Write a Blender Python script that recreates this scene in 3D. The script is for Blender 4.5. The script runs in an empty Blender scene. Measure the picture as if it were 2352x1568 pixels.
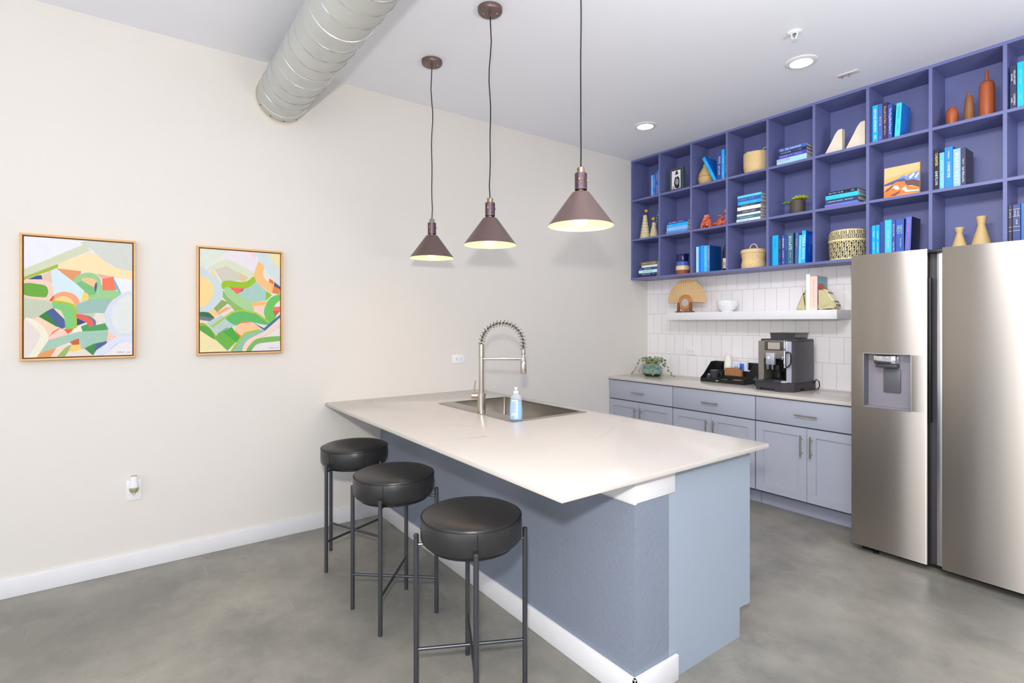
import bpy, bmesh, math, random
from mathutils import Vector, Matrix, Euler
from mathutils.geometry import tessellate_polygon
random.seed(7)
PI = math.pi
SC = bpy.context.scene
COL = SC.collection

# ------------------------------------------------------------------ helpers
def lin(c):
    out = []
    for v in c[:3]:
        v = v / 255.0
        out.append(v / 12.92 if v <= .04045 else ((v + .055) / 1.055) ** 2.4)
    return (out[0], out[1], out[2], 1.0)

MATS = {}
def mat(name, col=(200, 200, 200), rough=.5, metal=0., spec=.5, bump=None, vary=None, emit=None, aniso=None, coat=0., trans=0., ior=1.45, tangent=None, stretch=None, alpha=1.):
    """principled material with procedural noise for bump=(scale,strength) and colour vary=(scale,amount)"""
    if name in MATS: return MATS[name]
    m = bpy.data.materials.new(name); m.use_nodes = True
    nt = m.node_tree; b = nt.nodes['Principled BSDF']
    c = lin(col)
    b.inputs['Base Color'].default_value = c
    b.inputs['Roughness'].default_value = rough
    b.inputs['Metallic'].default_value = metal
    b.inputs['Specular IOR Level'].default_value = spec
    b.inputs['IOR'].default_value = ior
    b.inputs['Coat Weight'].default_value = coat
    b.inputs['Transmission Weight'].default_value = trans
    b.inputs['Alpha'].default_value = alpha
    if aniso:
        b.inputs['Anisotropic'].default_value = aniso
        t = nt.nodes.new('ShaderNodeCombineXYZ')
        for i in range(3): t.inputs[i].default_value = tangent[i]
        nt.links.new(t.outputs[0], b.inputs['Tangent'])
    if emit:
        b.inputs['Emission Color'].default_value = lin(emit[0]); b.inputs['Emission Strength'].default_value = emit[1]
    tc = nt.nodes.new('ShaderNodeTexCoord')
    src = tc.outputs['Object']
    if stretch:
        mp = nt.nodes.new('ShaderNodeMapping'); mp.inputs['Scale'].default_value = stretch
        nt.links.new(src, mp.inputs['Vector']); src = mp.outputs[0]
    vs, va = vary or (14., .04)
    n = nt.nodes.new('ShaderNodeTexNoise'); n.inputs['Scale'].default_value = vs; n.inputs['Detail'].default_value = 4
    nt.links.new(src, n.inputs['Vector'])
    mx = nt.nodes.new('ShaderNodeMix'); mx.data_type = 'RGBA'
    mx.inputs[6].default_value = tuple(max(0, x * (1 - va)) for x in c[:3]) + (1,)
    mx.inputs[7].default_value = tuple(min(1, x * (1 + va)) for x in c[:3]) + (1,)
    nt.links.new(n.outputs['Fac'], mx.inputs[0]); nt.links.new(mx.outputs[2], b.inputs['Base Color'])
    if bump:
        n2 = nt.nodes.new('ShaderNodeTexNoise'); n2.inputs['Scale'].default_value = bump[0]; n2.inputs['Detail'].default_value = 3
        nt.links.new(src, n2.inputs['Vector'])
        bp = nt.nodes.new('ShaderNodeBump'); bp.inputs['Strength'].default_value = bump[1]; bp.inputs['Distance'].default_value = bump[2] if len(bump) > 2 else .004
        nt.links.new(n2.outputs['Fac'], bp.inputs['Height']); nt.links.new(bp.outputs[0], b.inputs['Normal'])
    MATS[name] = m
    return m

class G:
    """collects raw verts / faces / material indices; build() links ONE mesh object"""
    def __init__(s): s.v = []; s.f = []; s.m = []; s.sharp = 35
    def add(s, v, f, mi=0, M=None):
        b = len(s.v)
        s.v += [tuple(M @ Vector(p)) if M else tuple(p) for p in v]
        s.f += [tuple(b + i for i in q) for q in f]
        s.m += [mi] * len(f) if isinstance(mi, int) else list(mi)
        return s
    def box(s, a, b, mi=0, bev=0, seg=2, M=None):
        a, b = [min(p, q) for p, q in zip(a, b)], [max(p, q) for p, q in zip(a, b)]
        v = [(x, y, z) for z in (a[2], b[2]) for y in (a[1], b[1]) for x in (a[0], b[0])]
        f = [(0, 2, 3, 1), (4, 5, 7, 6), (0, 1, 5, 4), (2, 6, 7, 3), (0, 4, 6, 2), (1, 3, 7, 5)]
        if bev:
            bm = bmesh.new(); vs = [bm.verts.new(p) for p in v]
            for q in f: bm.faces.new([vs[i] for i in q])
            bmesh.ops.bevel(bm, geom=bm.edges[:], offset=bev, segments=seg, affect='EDGES', profile=.5, clamp_overlap=True)
            bm.verts.index_update()
            v = [p.co[:] for p in bm.verts]; f = [[p.index for p in q.verts] for q in bm.faces]; bm.free()
        return s.add(v, f, mi, M)
    def lathe(s, prof, c=(0, 0, 0), n=32, mi=0, M=None, rmod=None, sx=1, sy=1):
        v = []; f = []; ids = []; fm = []
        for k, (r, z) in enumerate(prof):
            if r < 1e-6:
                ids.append([len(v)]); v.append((c[0], c[1], c[2] + z))
            else:
                ids.append(list(range(len(v), len(v) + n)))
                for i in range(n):
                    a = 2 * PI * i / n; rr = r * (rmod(a, z) if rmod else 1)
                    v.append((c[0] + rr * math.cos(a) * sx, c[1] + rr * math.sin(a) * sy, c[2] + z))
        for k in range(len(prof) - 1):
            A, B = ids[k], ids[k + 1]
            mk = mi[k] if isinstance(mi, (list, tuple)) else mi
            for i in range(n):
                j = (i + 1) % n
                if len(A) == 1 and len(B) == 1: continue
                if len(A) == 1: f.append((A[0], B[j], B[i]))
                elif len(B) == 1: f.append((A[i], A[j], B[0]))
                else: f.append((A[i], A[j], B[j], B[i]))
                fm.append(mk)
        return s.add(v, f, fm, M)
    def cyl(s, p0, p1, r0, r1=None, n=16, mi=0, bev=0):
        p0, p1 = Vector(p0), Vector(p1); d = p1 - p0; L = d.length
        q = d.to_track_quat('Z', 'Y').to_matrix().to_4x4(); M = Matrix.Translation(p0) @ q
        r1 = r0 if r1 is None else r1
        pr = [(0, 0), (r0 - bev, 0)] + ([(r0, bev), (r1, L - bev)] if bev else []) + [(r1 - bev, L), (0, L)]
        return s.lathe(pr, n=n, mi=mi, M=M)
    def tube(s, pts, r, n=8, mi=0, closed=False):
        pts = [Vector(p) for p in pts]; N = len(pts); v = []; f = []
        T = []
        for i in range(N):
            a = pts[(i - 1) % N] if closed or i else pts[0]; b = pts[(i + 1) % N] if closed or i < N - 1 else pts[-1]
            T.append((b - a).normalized())
        up = Vector((0, 0, 1)) if abs(T[0].z) < .9 else Vector((1, 0, 0))
        u = T[0].cross(up).normalized()
        for i in range(N):
            u = (u - T[i] * u.dot(T[i])).normalized(); w = T[i].cross(u)
            rr = r[i] if isinstance(r, (list, tuple)) else r
            for k in range(n):
                a = 2 * PI * k / n; v.append(pts[i] + (u * math.cos(a) + w * math.sin(a)) * rr)
        for i in range(N if closed else N - 1):
            for k in range(n):
                j = (i + 1) % N; l = (k + 1) % n
                f.append((i * n + k, i * n + l, j * n + l, j * n + k))
        if not closed:
            f.append(tuple(range(n))[::-1]); f.append(tuple((N - 1) * n + k for k in range(n)))
        return s.add(v, f, mi)
    def prism(s, poly, fn, w0, w1, mi=0):
        """extrude the outline poly [(u,v)] from w0 to w1; fn(u,v,w) -> xyz"""
        n = len(poly); v = [fn(u, t, w0) for u, t in poly] + [fn(u, t, w1) for u, t in poly]
        tri = tessellate_polygon([[Vector((u, t, 0)) for u, t in poly]])
        f = [tuple(t) for t in tri] + [tuple(n + i for i in t[::-1]) for t in tri]
        f += [(i, (i + 1) % n, n + (i + 1) % n, n + i) for i in range(n)]
        return s.add(v, f, mi)
    def sph(s, c, r, n=16, mi=0, sc=(1, 1, 1), M=None):
        k = n // 2
        pr = [(r * math.sin(PI * i / k), -r * math.cos(PI * i / k)) for i in range(k + 1)]
        pr[0] = (0, -r); pr[-1] = (0, r)
        t = Matrix.Translation(c) @ Matrix.Diagonal((*sc, 1))
        return s.lathe(pr, n=n, mi=mi, M=(M @ t) if M else t)
    def build(s, name, mats, parent=None, loc=None, rot=None, flat=False, fix=True):
        me = bpy.data.meshes.new(name); me.from_pydata(s.v, [], s.f)
        for m in (mats if isinstance(mats, (list, tuple)) else [mats]): me.materials.append(m)
        me.polygons.foreach_set('material_index', s.m)
        if fix:
            bm = bmesh.new(); bm.from_mesh(me); bmesh.ops.recalc_face_normals(bm, faces=bm.faces[:]); bm.to_mesh(me); bm.free()
        if not flat:
            me.polygons.foreach_set('use_smooth', [True] * len(me.polygons))
            me.set_sharp_from_angle(angle=math.radians(s.sharp))
        o = bpy.data.objects.new(name, me); COL.objects.link(o)
        if parent: o.parent = parent
        if loc: o.location = loc
        if rot: o.rotation_euler = rot
        return o

def tag(o, label, cat, group=None):
    o['label'] = label; o['category'] = cat
    if group: o['group'] = group
    return o
def thing(name, label, cat, loc=(0, 0, 0), rz=0, group=None, rot=None):
    o = bpy.data.objects.new(name, None); COL.objects.link(o)
    o.empty_display_size = .05; o.location = loc; o.rotation_euler = rot or (0, 0, rz)
    return tag(o, label, cat, group)
def struct(o): o['kind'] = 'structure'; return o
def copy_tree(root, loc, rz=0, label=None):
    r = root.copy(); COL.objects.link(r); r.location = loc; r.rotation_euler = (0, 0, rz)
    if label: r['label'] = label
    def kids(a, b):
        for ch in list(a.children):
            if ch == b: continue
            c = ch.copy(); COL.objects.link(c); c.parent = b; kids(ch, c)
    kids(root, r)
    return r

TXT = {}
def text_geo(t):
    """(verts, faces, width, height) of flat letters, lower left corner at the origin"""
    if t in TXT: return TXT[t]
    cu = bpy.data.curves.new('letters', 'FONT'); cu.body = t; cu.size = 1; cu.resolution_u = 1
    ob = bpy.data.objects.new('letters', cu); COL.objects.link(ob)
    dg = bpy.context.evaluated_depsgraph_get(); dg.update()
    me = bpy.data.meshes.new_from_object(ob.evaluated_get(dg))
    v = [tuple(p.co) for p in me.vertices]; f = [tuple(p.vertices) for p in me.polygons]
    bpy.data.objects.remove(ob); bpy.data.curves.remove(cu); bpy.data.meshes.remove(me)
    x0 = min(p[0] for p in v); x1 = max(p[0] for p in v); y0 = min(p[1] for p in v); y1 = max(p[1] for p in v)
    v = [(p[0] - x0, p[1] - y0) for p in v]
    TXT[t] = (v, f, x1 - x0, y1 - y0)
    return TXT[t]
def lettering(g, t, fn, length, height, align=.5, squeeze=True):
    """letters of t fitted into length x height; fn(u,v) -> xyz, u along from 0..length, v across -h/2..h/2"""
    v, f, w, h = text_geo(t)
    sy = height / h; sx = sy
    if w * sx > length:
        sx = length / w
        if sy > sx * 1.6: sy = sx * 1.6
    off = (length - w * sx) * align
    g.add([fn(off + p[0] * sx, p[1] * sy - h * sy / 2) for p in v], f)
    return g
PAINT_A=[
(0,(226,228,240),[(0,1),(.539,.992),(.539,.963),(0,.729)]),
(1,(205,208,200),[(.539,.992),(1,1),(1.0,.756),(.882,.764),(.79,.802),(.681,.855),(.61,.926),(.53,.954)]),
(0,(205,210,180),[(0,.729),(.53,.966),(.592,.917),(.296,.785),(0,.651)]),
(0,(248,218,172),[(.296,.785),(.592,.9),(.663,.871),(.79,.794),(.882,.764),(1.0,.756),(.999,.675),(.816,.695),(.502,.733),(.279,.748)]),
(0,(160,180,70),[(0,.665),(.296,.785),(.296,.757),(.228,.726),(0,.639)]),
(0,(65,80,130),[(.031,.646),(.112,.68),(.149,.686),(.16,.65)]),
(0,(220,195,170),[(.149,.687),(.228,.726),(.244,.619),(.161,.64)]),
(0,(240,200,185),[(0,.641),(.161,.647),(.228,.633),(.256,.564),(.243,.492),(.218,.471),(0,.495)]),
(2,(105,165,60),[(0,.61),(.145,.607),(.194,.59),(.209,.551),(.198,.515),(.168,.501),(0,.52)]),
(0,(205,225,235),[(.228,.726),(.27,.744),(.449,.633),(.527,.562),(.522,.505),(.5,.464),(.448,.528),(.362,.552),(.26,.532),(.252,.595)]),
(0,(222,150,105),[(.279,.748),(.506,.733),(.502,.712),(.44,.665),(.458,.625),(.372,.683)]),
(1,(150,200,140),[(.436,.657),(.484,.699),(.555,.722),(.626,.717),(.679,.682),(.715,.6),(.885,.558),(.806,.498),(.579,.481),(.527,.57),(.458,.625)]),
(1,(240,190,140),[(.506,.668),(.581,.678),(.648,.656),(.629,.598),(.563,.629)]),
(0,(120,185,120),[(.458,.625),(.501,.647),(.625,.597),(.642,.54),(.571,.522),(.527,.57)]),
(1,(75,90,140),[(.629,.606),(.648,.643),(.654,.606),(.638,.552)]),
(0,(245,170,150),[(.648,.718),(.816,.697),(.711,.67)]),
(0,(235,120,90),[(.702,.674),(.816,.697),(.843,.578),(.706,.573)]),
(0,(228,230,240),[(.816,.686),(.999,.675),(.998,.548),(.89,.554)]),
(0,(110,180,215),[(.807,.694),(.821,.678),(.885,.562),(.866,.558),(.834,.603)]),
(0,(150,185,175),[(.456,.447),(.588,.49),(.815,.502),(.759,.443),(.722,.372),(.468,.362)]),
(0,(232,205,110),[(.527,.558),(.571,.539),(.578,.49),(.504,.468)]),
(1,(240,160,115),[(.218,.471),(.26,.52),(.328,.549),(.396,.547),(.457,.52),(.489,.464),(.439,.439),(.396,.454),(.26,.468)]),
(1,(248,205,140),[(.264,.476),(.311,.509),(.362,.512),(.413,.491),(.439,.443),(.361,.462)]),
(0,(200,90,70),[(.218,.474),(.256,.52),(.26,.5),(.239,.468)]),
(1,(165,190,60),[(.251,.472),(.361,.466),(.443,.439),(.464,.382),(.465,.248),(.36,.236),(.354,.341),(.31,.397),(.247,.416)]),
(1,(125,195,120),[(.251,.456),(.353,.447),(.417,.426),(.438,.374),(.441,.26),(.368,.244),(.352,.333),(.31,.397),(.249,.42)]),
(0,(190,198,175),[(0,.495),(.218,.471),(.251,.436),(.243,.412),(.126,.34),(0,.294)]),
(0,(60,125,65),[(.126,.34),(.192,.384),(.275,.301),(.309,.253),(.275,.257)]),
(0,(75,95,145),[(.192,.384),(.251,.412),(.352,.317),(.36,.252),(.334,.236),(.3,.253)]),
(0,(240,205,165),[(.28,.408),(.327,.389),(.347,.325)]),
(0,(225,218,205),[(.627,.375),(.727,.372),(.731,.301),(.64,.301)]),
(0,(190,200,160),[(.534,.366),(.645,.379),(.614,.334)]),
(1,(225,100,85),[(.466,.362),(.534,.354),(.605,.326),(.627,.293),(.622,.26),(.577,.252),(.551,.293),(.466,.333)]),
(1,(100,115,150),[(.499,.364),(.587,.342),(.64,.305),(.638,.264),(.624,.264),(.605,.317),(.534,.352)]),
(0,(60,70,120),[(.465,.329),(.551,.293),(.468,.264)]),
(0,(235,225,215),[(.437,.236),(.503,.264),(.524,.199),(.393,.188)]),
(0,(80,155,90),[(.502,.256),(.569,.28),(.577,.252),(.73,.286),(.762,.23),(.559,.19),(.524,.199)]),
(1,(208,214,228),[(1,.548),(.88,.537),(.787,.46),(.731,.359),(.748,.26),(.84,.184),(1,.157)]),
(1,(218,222,220),[(1,.523),(.889,.504),(.814,.435),(.79,.343),(.817,.251),(.896,.192),(1,.229)]),
(0,(235,205,175),[(.052,.316),(.126,.34),(.3,.245),(.216,.173),(.15,.269)]),
(1,(232,226,205),[(0,.3),(.077,.316),(.175,.245),(.215,.165),(.207,.134),(.107,.001),(0,0)]),
(1,(222,212,205),[(0,.292),(.068,.269),(.125,.214),(.133,.158),(.034,.003),(0,0)]),
(1,(248,200,185),[(.22,.169),(.258,.221),(.313,.244),(.368,.212),(.393,.192),(.22,.145)]),
(0,(240,105,90),[(.22,.173),(.249,.213),(.309,.245),(.315,.24),(.258,.205)]),
(0,(235,90,70),[(.347,.232),(.437,.236),(.385,.192)]),
(0,(160,195,175),[(.215,.145),(.48,.211),(.762,.226),(.752,.135),(.514,.064),(.48,.154),(.132,.032)]),
(0,(225,150,95),[(.132,.032),(.282,.077),(.231,.002),(.107,.003)]),
(0,(240,210,190),[(.282,.077),(.393,.107),(.29,.005),(.231,.002)]),
(0,(150,180,100),[(.285,.003),(.358,.075),(.419,.103),(.358,.003)]),
(0,(225,215,200),[(.358,.003),(.392,.051),(.532,.064),(.62,.001)]),
(0,(200,95,65),[(.401,.123),(.484,.154),(.488,.101),(.427,.098)]),
(0,(245,200,110),[(.392,.042),(.427,.098),(.488,.101),(.51,.064),(.47,.045)]),
(0,(228,224,224),[(.71,0),(.867,.112),(1,.115),(1,0)]),
(1,(212,218,235),[(.629,.009),(.729,.094),(.84,.163),(1,.166),(1,.11),(.858,.108),(.728,.015)]),
(0,(65,135,75),[(.536,.068),(.621,.104),(.693,.119),(.615,.005)]),
(0,(80,95,145),[(.625,.038),(.648,.103),(.743,.128),(.747,.11)]),
(0,(245,195,180),[(.762,.21),(.84,.159),(.747,.118)])]
PAINT_B=[
(0,(215,222,210),[(0,1),(.337,1),(.067,.811),(0,.792)]),
(0,(228,220,225),[(.337,1),(.681,.996),(.722,.912),(.66,.786),(.357,.899),(.239,.9)]),
(0,(240,205,215),[(.588,.995),(.686,.995),(.681,.934)]),
(0,(205,218,218),[(.681,.995),(.849,.999),(1,.845),(1,.651),(.722,.904)]),
(0,(232,218,170),[(.849,1),(1,1),(1,.836),(.892,.922)]),
(1,(210,218,190),[(.067,.795),(.239,.892),(.357,.903),(.66,.786),(.65,.752),(.588,.733),(.456,.792),(.317,.844),(.162,.797)]),
(0,(205,200,185),[(.172,.805),(.317,.844),(.456,.788),(.466,.708),(.259,.683)]),
(0,(215,195,150),[(.461,.788),(.588,.737),(.537,.695),(.466,.704)]),
(0,(245,205,150),[(.11,.77),(.153,.796),(.22,.717)]),
(1,(198,212,215),[(0,.795),(.096,.781),(.201,.724),(.259,.655),(.268,.584),(.249,.504),(.162,.423),(0,.392)]),
(1,(245,210,145),[(0,.722),(.067,.717),(.134,.673),(.162,.612),(.143,.532),(.096,.476),(0,.446)]),
(0,(165,200,190),[(.456,.574),(.681,.705),(.817,.611),(.806,.511),(.619,.486),(.557,.513)]),
(1,(150,190,45),[(.259,.679),(.337,.702),(.537,.695),(.658,.755),(.679,.705),(.557,.63),(.396,.636),(.273,.616)]),
(0,(140,180,105),[(.273,.608),(.317,.546),(.557,.415),(.416,.4),(.268,.536)]),
(1,(165,205,145),[(.288,.616),(.347,.634),(.456,.574),(.619,.482),(.65,.401),(.557,.407),(.337,.53)]),
(0,(240,105,90),[(.347,.638),(.537,.63),(.446,.57)]),
(0,(65,80,115),[(.441,.572),(.537,.63),(.512,.604)]),
(1,(245,190,125),[(.722,.904),(.785,.858),(.775,.775),(.828,.711),(.919,.69),(.892,.593),(.785,.643),(.691,.705),(.66,.769),(.681,.844)]),
(0,(240,110,55),[(.86,.742),(.919,.711),(.913,.681),(.849,.704)]),
(0,(225,130,75),[(.919,.69),(1,.639),(.989,.579),(.892,.593)]),
(0,(70,85,120),[(.924,.707),(1,.66),(1,.633),(.919,.665)]),
(0,(135,190,50),[(.817,.611),(.892,.572),(.806,.507)]),
(0,(245,185,100),[(.619,.49),(.838,.504),(.785,.461),(.619,.453)]),
(0,(240,205,190),[(.655,.454),(.785,.457),(.775,.354),(.655,.38)]),
(1,(110,190,95),[(1,.58),(.881,.547),(.817,.479),(.785,.395),(.817,.313),(.86,.28),(.946,.348),(.908,.414),(.935,.473),(1,.526)]),
(0,(245,115,110),[(.913,.448),(1,.454),(1,.408),(.903,.41)]),
(0,(185,105,65),[(.903,.41),(1,.408),(.935,.352)]),
(0,(140,165,90),[(.162,.423),(.259,.512),(.337,.482),(.201,.388)]),
(0,(235,170,110),[(.191,.38),(.317,.442),(.371,.435),(.22,.361)]),
(0,(248,205,195),[(.249,.353),(.396,.424),(.406,.412),(.288,.358)]),
(0,(245,200,130),[(.096,.398),(.162,.415),(.21,.369),(.162,.332)]),
(1,(55,110,75),[(0,.387),(.091,.386),(.134,.363),(.162,.328),(0,.349)]),
(0,(110,120,130),[(0,.349),(.167,.328),(.115,.3),(0,.314)]),
(0,(245,205,195),[(0,.31),(.067,.296),(.067,.272),(0,.279)]),
(0,(180,200,195),[(.077,.284),(.249,.361),(.436,.26),(.376,.243),(.201,.171)]),
(1,(95,180,100),[(.298,.334),(.396,.396),(.517,.406),(.681,.377),(.838,.288),(.828,.263),(.639,.29),(.517,.301),(.426,.26)]),
(0,(165,195,70),[(.124,.249),(.376,.395),(.496,.42),(.681,.393),(.849,.305),(.838,.284),(.681,.375),(.506,.402),(.386,.38),(.153,.24)]),
(1,(248,195,150),[(.416,.228),(.496,.285),(.578,.298),(.65,.278),(.754,.221),(.578,.188),(.476,.147)]),
(0,(245,105,90),[(.466,.276),(.527,.303),(.629,.29),(.537,.285)]),
(0,(245,105,90),[(.416,.216),(.466,.171),(.496,.155),(.471,.135)]),
(1,(140,185,60),[(0,.281),(.067,.272),(.143,.21),(.191,.155),(.162,.124),(0,.213)]),
(1,(90,160,70),[(0,.256),(.096,.241),(.167,.163),(.153,.132),(0,.213)]),
(0,(105,175,70),[(.172,.132),(.21,.179),(.376,.243),(.476,.135),(.327,.012)]),
(0,(75,165,65),[(.268,.195),(.376,.243),(.476,.139),(.436,.091)]),
(0,(65,85,120),[(.193,.171),(.337,.245),(.317,.227)]),
(0,(232,220,170),[(0,.213),(.167,.12),(.329,.008),(0,.0)]),
(0,(240,115,80),[(.386,.039),(.446,.093),(.416,.059)]),
(1,(140,190,165),[(.376,.003),(.456,.107),(.537,.172),(.681,.209),(.796,.205),(.65,.147),(.557,.099),(.506,.002)]),
(0,(165,190,70),[(.362,.003),(.456,.115),(.537,.188),(.722,.221),(.722,.206),(.547,.165),(.466,.087),(.396,.003)]),
(1,(248,205,195),[(.506,.002),(.557,.099),(.681,.155),(.806,.184),(1,.311),(1,.261),(.817,.16),(.691,.123),(.598,.074),(.557,.001)]),
(0,(75,110,155),[(.65,.286),(.785,.23),(.998,.37),(.998,.34),(.796,.203)]),
(1,(120,180,90),[(.557,.001),(.619,.074),(.722,.127),(1,.145),(1,.097),(.743,.081),(.66,.049),(.619,.0)]),
(0,(225,220,222),[(.619,.0),(.67,.049),(.754,.077),(1,.097),(1,0)])]
PAINT_C=[
(0,(245,180,115),[(0,.639),(.998,.803),(1,0),(0,0)]),
(0,(120,150,215),[(.275,.547),(.558,.679),(.633,.614),(.709,.677),(.96,.732),(1,.706),(1,.423),(.582,.513)]),
(0,(235,238,245),[(.709,.597),(.835,.697),(.859,.644),(.733,.512)]),
(0,(235,238,245),[(.859,.564),(.972,.698),(.983,.648),(.895,.509)]),
(0,(90,95,140),[(0,.476),(.3,.558),(.557,.583),(.657,.481),(.3,.445),(.013,.408)]),
(0,(110,85,85),[(.582,.497),(.833,.491),(1,.406),(1,.203),(.781,.312),(.606,.317)]),
(0,(225,130,70),[(.066,.332),(.352,.498),(.556,.471),(.681,.301),(1,.203),(.998,.0),(0,0),(0,.249)]),
(0,(250,235,215),[(.026,.276),(.3,.381),(.39,.378),(.453,.253),(.351,.242),(.274,.322)]),
(0,(250,235,215),[(.504,.242),(.606,.317),(.68,.174),(.99,.143),(.989,.096),(.629,.122)]),
(0,(130,80,75),[(.17,.086),(.35,.146),(.453,.189),(.478,.152),(.324,.055)]),
(0,(240,160,90),[(.065,.01),(.604,.095),(.998,.047),(1,0),(0,0)]),
(0,(130,80,75),[(.039,.273),(.248,.391),(.274,.354),(.066,.219)])]
# ------------------------------------------------------------------ materials
def nodes(m): return m.node_tree, m.node_tree.nodes, m.node_tree.links
def wall_paint(name, col, bump=.12, scale=140):
    return mat(name, col, rough=.62, spec=.3, bump=(scale, bump, .002), vary=(3., .012))
WALL = wall_paint('warm_white_wall_paint', (225, 221, 214))
CEIL = wall_paint('ceiling_paint', (241, 243, 250))
TRIMW = mat('white_trim_paint', (232, 232, 234), rough=.35)
STUB = mat('blue_grey_wall_paint', (132, 141, 157), rough=.42, spec=.5, bump=(55, .55, .004), vary=(4, .02))
CAB = mat('blue_grey_cabinet_paint', (174, 178, 192), rough=.38, vary=(6, .015))
ISLP = mat('pale_blue_panel_paint', (160, 173, 188), rough=.38, vary=(6, .015))
TOE = mat('toe_kick_paint', (160, 166, 184), rough=.5)
GAP = mat('cabinet_inner_dark', (70, 74, 88), rough=.7)
INDIGO = mat('indigo_shelf_paint', (106, 112, 160), rough=.4, vary=(8, .02))
NICKEL = mat('brushed_nickel', (196, 188, 176), rough=.28, metal=1., vary=(60, .05))
CHROME = mat('chrome', (220, 220, 222), rough=.08, metal=1.)
STEEL = mat('brushed_steel', (190, 183, 174), rough=.34, metal=1., aniso=.85, tangent=(0, 0, 1), vary=(40, .03), stretch=(1, 1, 30))
STEELD = mat('steel_edge_light', (205, 205, 208), rough=.3, metal=1.)
SINK = mat('sink_steel', (176, 171, 163), rough=.33, metal=1., vary=(30, .04))
DARKPL = mat('dark_grey_plastic', (66, 67, 72), rough=.4)
BLACKPL = mat('black_plastic', (26, 27, 30), rough=.35)
GREYPL = mat('mid_grey_plastic', (150, 147, 155), rough=.35)
LEATHER = mat('black_leather', (40, 39, 40), rough=.36, spec=.6, bump=(38, .25, .004), vary=(20, .1))
GUN = mat('gunmetal', (92, 94, 100), rough=.35, metal=.85)
BRONZE = mat('bronze_metal', (122, 102, 99), rough=.4, metal=.55, vary=(30, .06))
BRASS = mat('antique_brass', (172, 155, 125), rough=.3, metal=1.)
GOLD = mat('gold_screw', (225, 170, 80), rough=.25, metal=1.)
SHADEIN = mat('shade_inner_white', (248, 236, 210), rough=.5)
BULB = mat('lit_bulb', (255, 240, 215), emit=((255, 214, 160), 14.))
LED = mat('led_diffuser', (255, 255, 250), emit=((255, 248, 238), 9.))
WHITEPL = mat('white_plastic', (238, 239, 243), rough=.3)
SLOT = mat('outlet_slots', (60, 55, 55), rough=.6)
OAK = mat('oak_frame', (226, 178, 118), rough=.45, vary=(9, .1), stretch=(1, 1, 6))
OAKD = mat('frame_inner_wood', (120, 78, 48), rough=.6)
CANVAS = mat('canvas_edge', (235, 226, 212), rough=.8)
PAPER = mat('book_pages', (222, 212, 192), rough=.8, vary=(200, .08), stretch=(1, 1, 1))
WICKER = mat('straw', (228, 200, 146), rough=.65, vary=(70, .2), bump=(90, .3))
WICKERL = mat('pale_straw', (240, 218, 170), rough=.6, vary=(60, .15))
CLAYT = mat('tan_clay', (205, 172, 118), rough=.7, vary=(25, .08))
CREAM = mat('cream_ceramic', (222, 208, 168), rough=.5, vary=(10, .04))
WHITECER = mat('white_ceramic', (240, 241, 240), rough=.15, coat=.5)
GALV = mat('galvanised_steel', (200, 202, 198), rough=.45, metal=.5, vary=(7, .12), bump=(60, .05))
DUCTSEAM = mat('duct_seam', (205, 208, 212), rough=.25, metal=.9)

def quartz():
    m = mat('white_veined_quartz', (206, 200, 193), rough=.16, spec=.5, vary=(5, .015))
    nt, N, L = nodes(m); b = N['Principled BSDF']
    tc = next(n for n in N if n.type == 'TEX_COORD')
    nz = N.new('ShaderNodeTexNoise'); nz.inputs['Scale'].default_value = 1.5; nz.inputs['Detail'].default_value = 5
    L.new(tc.outputs['Object'], nz.inputs['Vector'])
    sub = N.new('ShaderNodeVectorMath'); sub.operation = 'MULTIPLY_ADD'
    sub.inputs[1].default_value = (.55, .55, .55)
    L.new(nz.outputs['Color'], sub.inputs[0]); L.new(tc.outputs['Object'], sub.inputs[2])
    vo = N.new('ShaderNodeTexVoronoi'); vo.feature = 'DISTANCE_TO_EDGE'; vo.inputs['Scale'].default_value = 1.55
    L.new(sub.outputs[0], vo.inputs['Vector'])
    rp = N.new('ShaderNodeValToRGB'); rp.color_ramp.elements[0].position = 0.; rp.color_ramp.elements[0].color = (1, 1, 1, 1)
    rp.color_ramp.elements[1].position = .006; rp.color_ramp.elements[1].color = (0, 0, 0, 1)
    L.new(vo.outputs['Distance'], rp.inputs[0])
    n2 = N.new('ShaderNodeTexNoise'); n2.inputs['Scale'].default_value = 3.1
    L.new(tc.outputs['Object'], n2.inputs['Vector'])
    r2 = N.new('ShaderNodeValToRGB'); r2.color_ramp.elements[0].position = .5; r2.color_ramp.elements[1].position = .66
    L.new(n2.outputs['Fac'], r2.inputs[0])
    mu = N.new('ShaderNodeMath'); mu.operation = 'MULTIPLY'; L.new(rp.outputs[0], mu.inputs[0]); L.new(r2.outputs[0], mu.inputs[1])
    mu2 = N.new('ShaderNodeMath'); mu2.operation = 'MULTIPLY'; mu2.inputs[1].default_value = .95; L.new(mu.outputs[0], mu2.inputs[0])
    mx = N.new('ShaderNodeMix'); mx.data_type = 'RGBA'; old = b.inputs['Base Color'].links[0].from_socket
    L.new(mu2.outputs[0], mx.inputs[0]); L.new(old, mx.inputs[6]); mx.inputs[7].default_value = lin((150, 142, 132)); L.new(mx.outputs[2], b.inputs['Base Color'])
    return m
QUARTZ = quartz()

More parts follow.
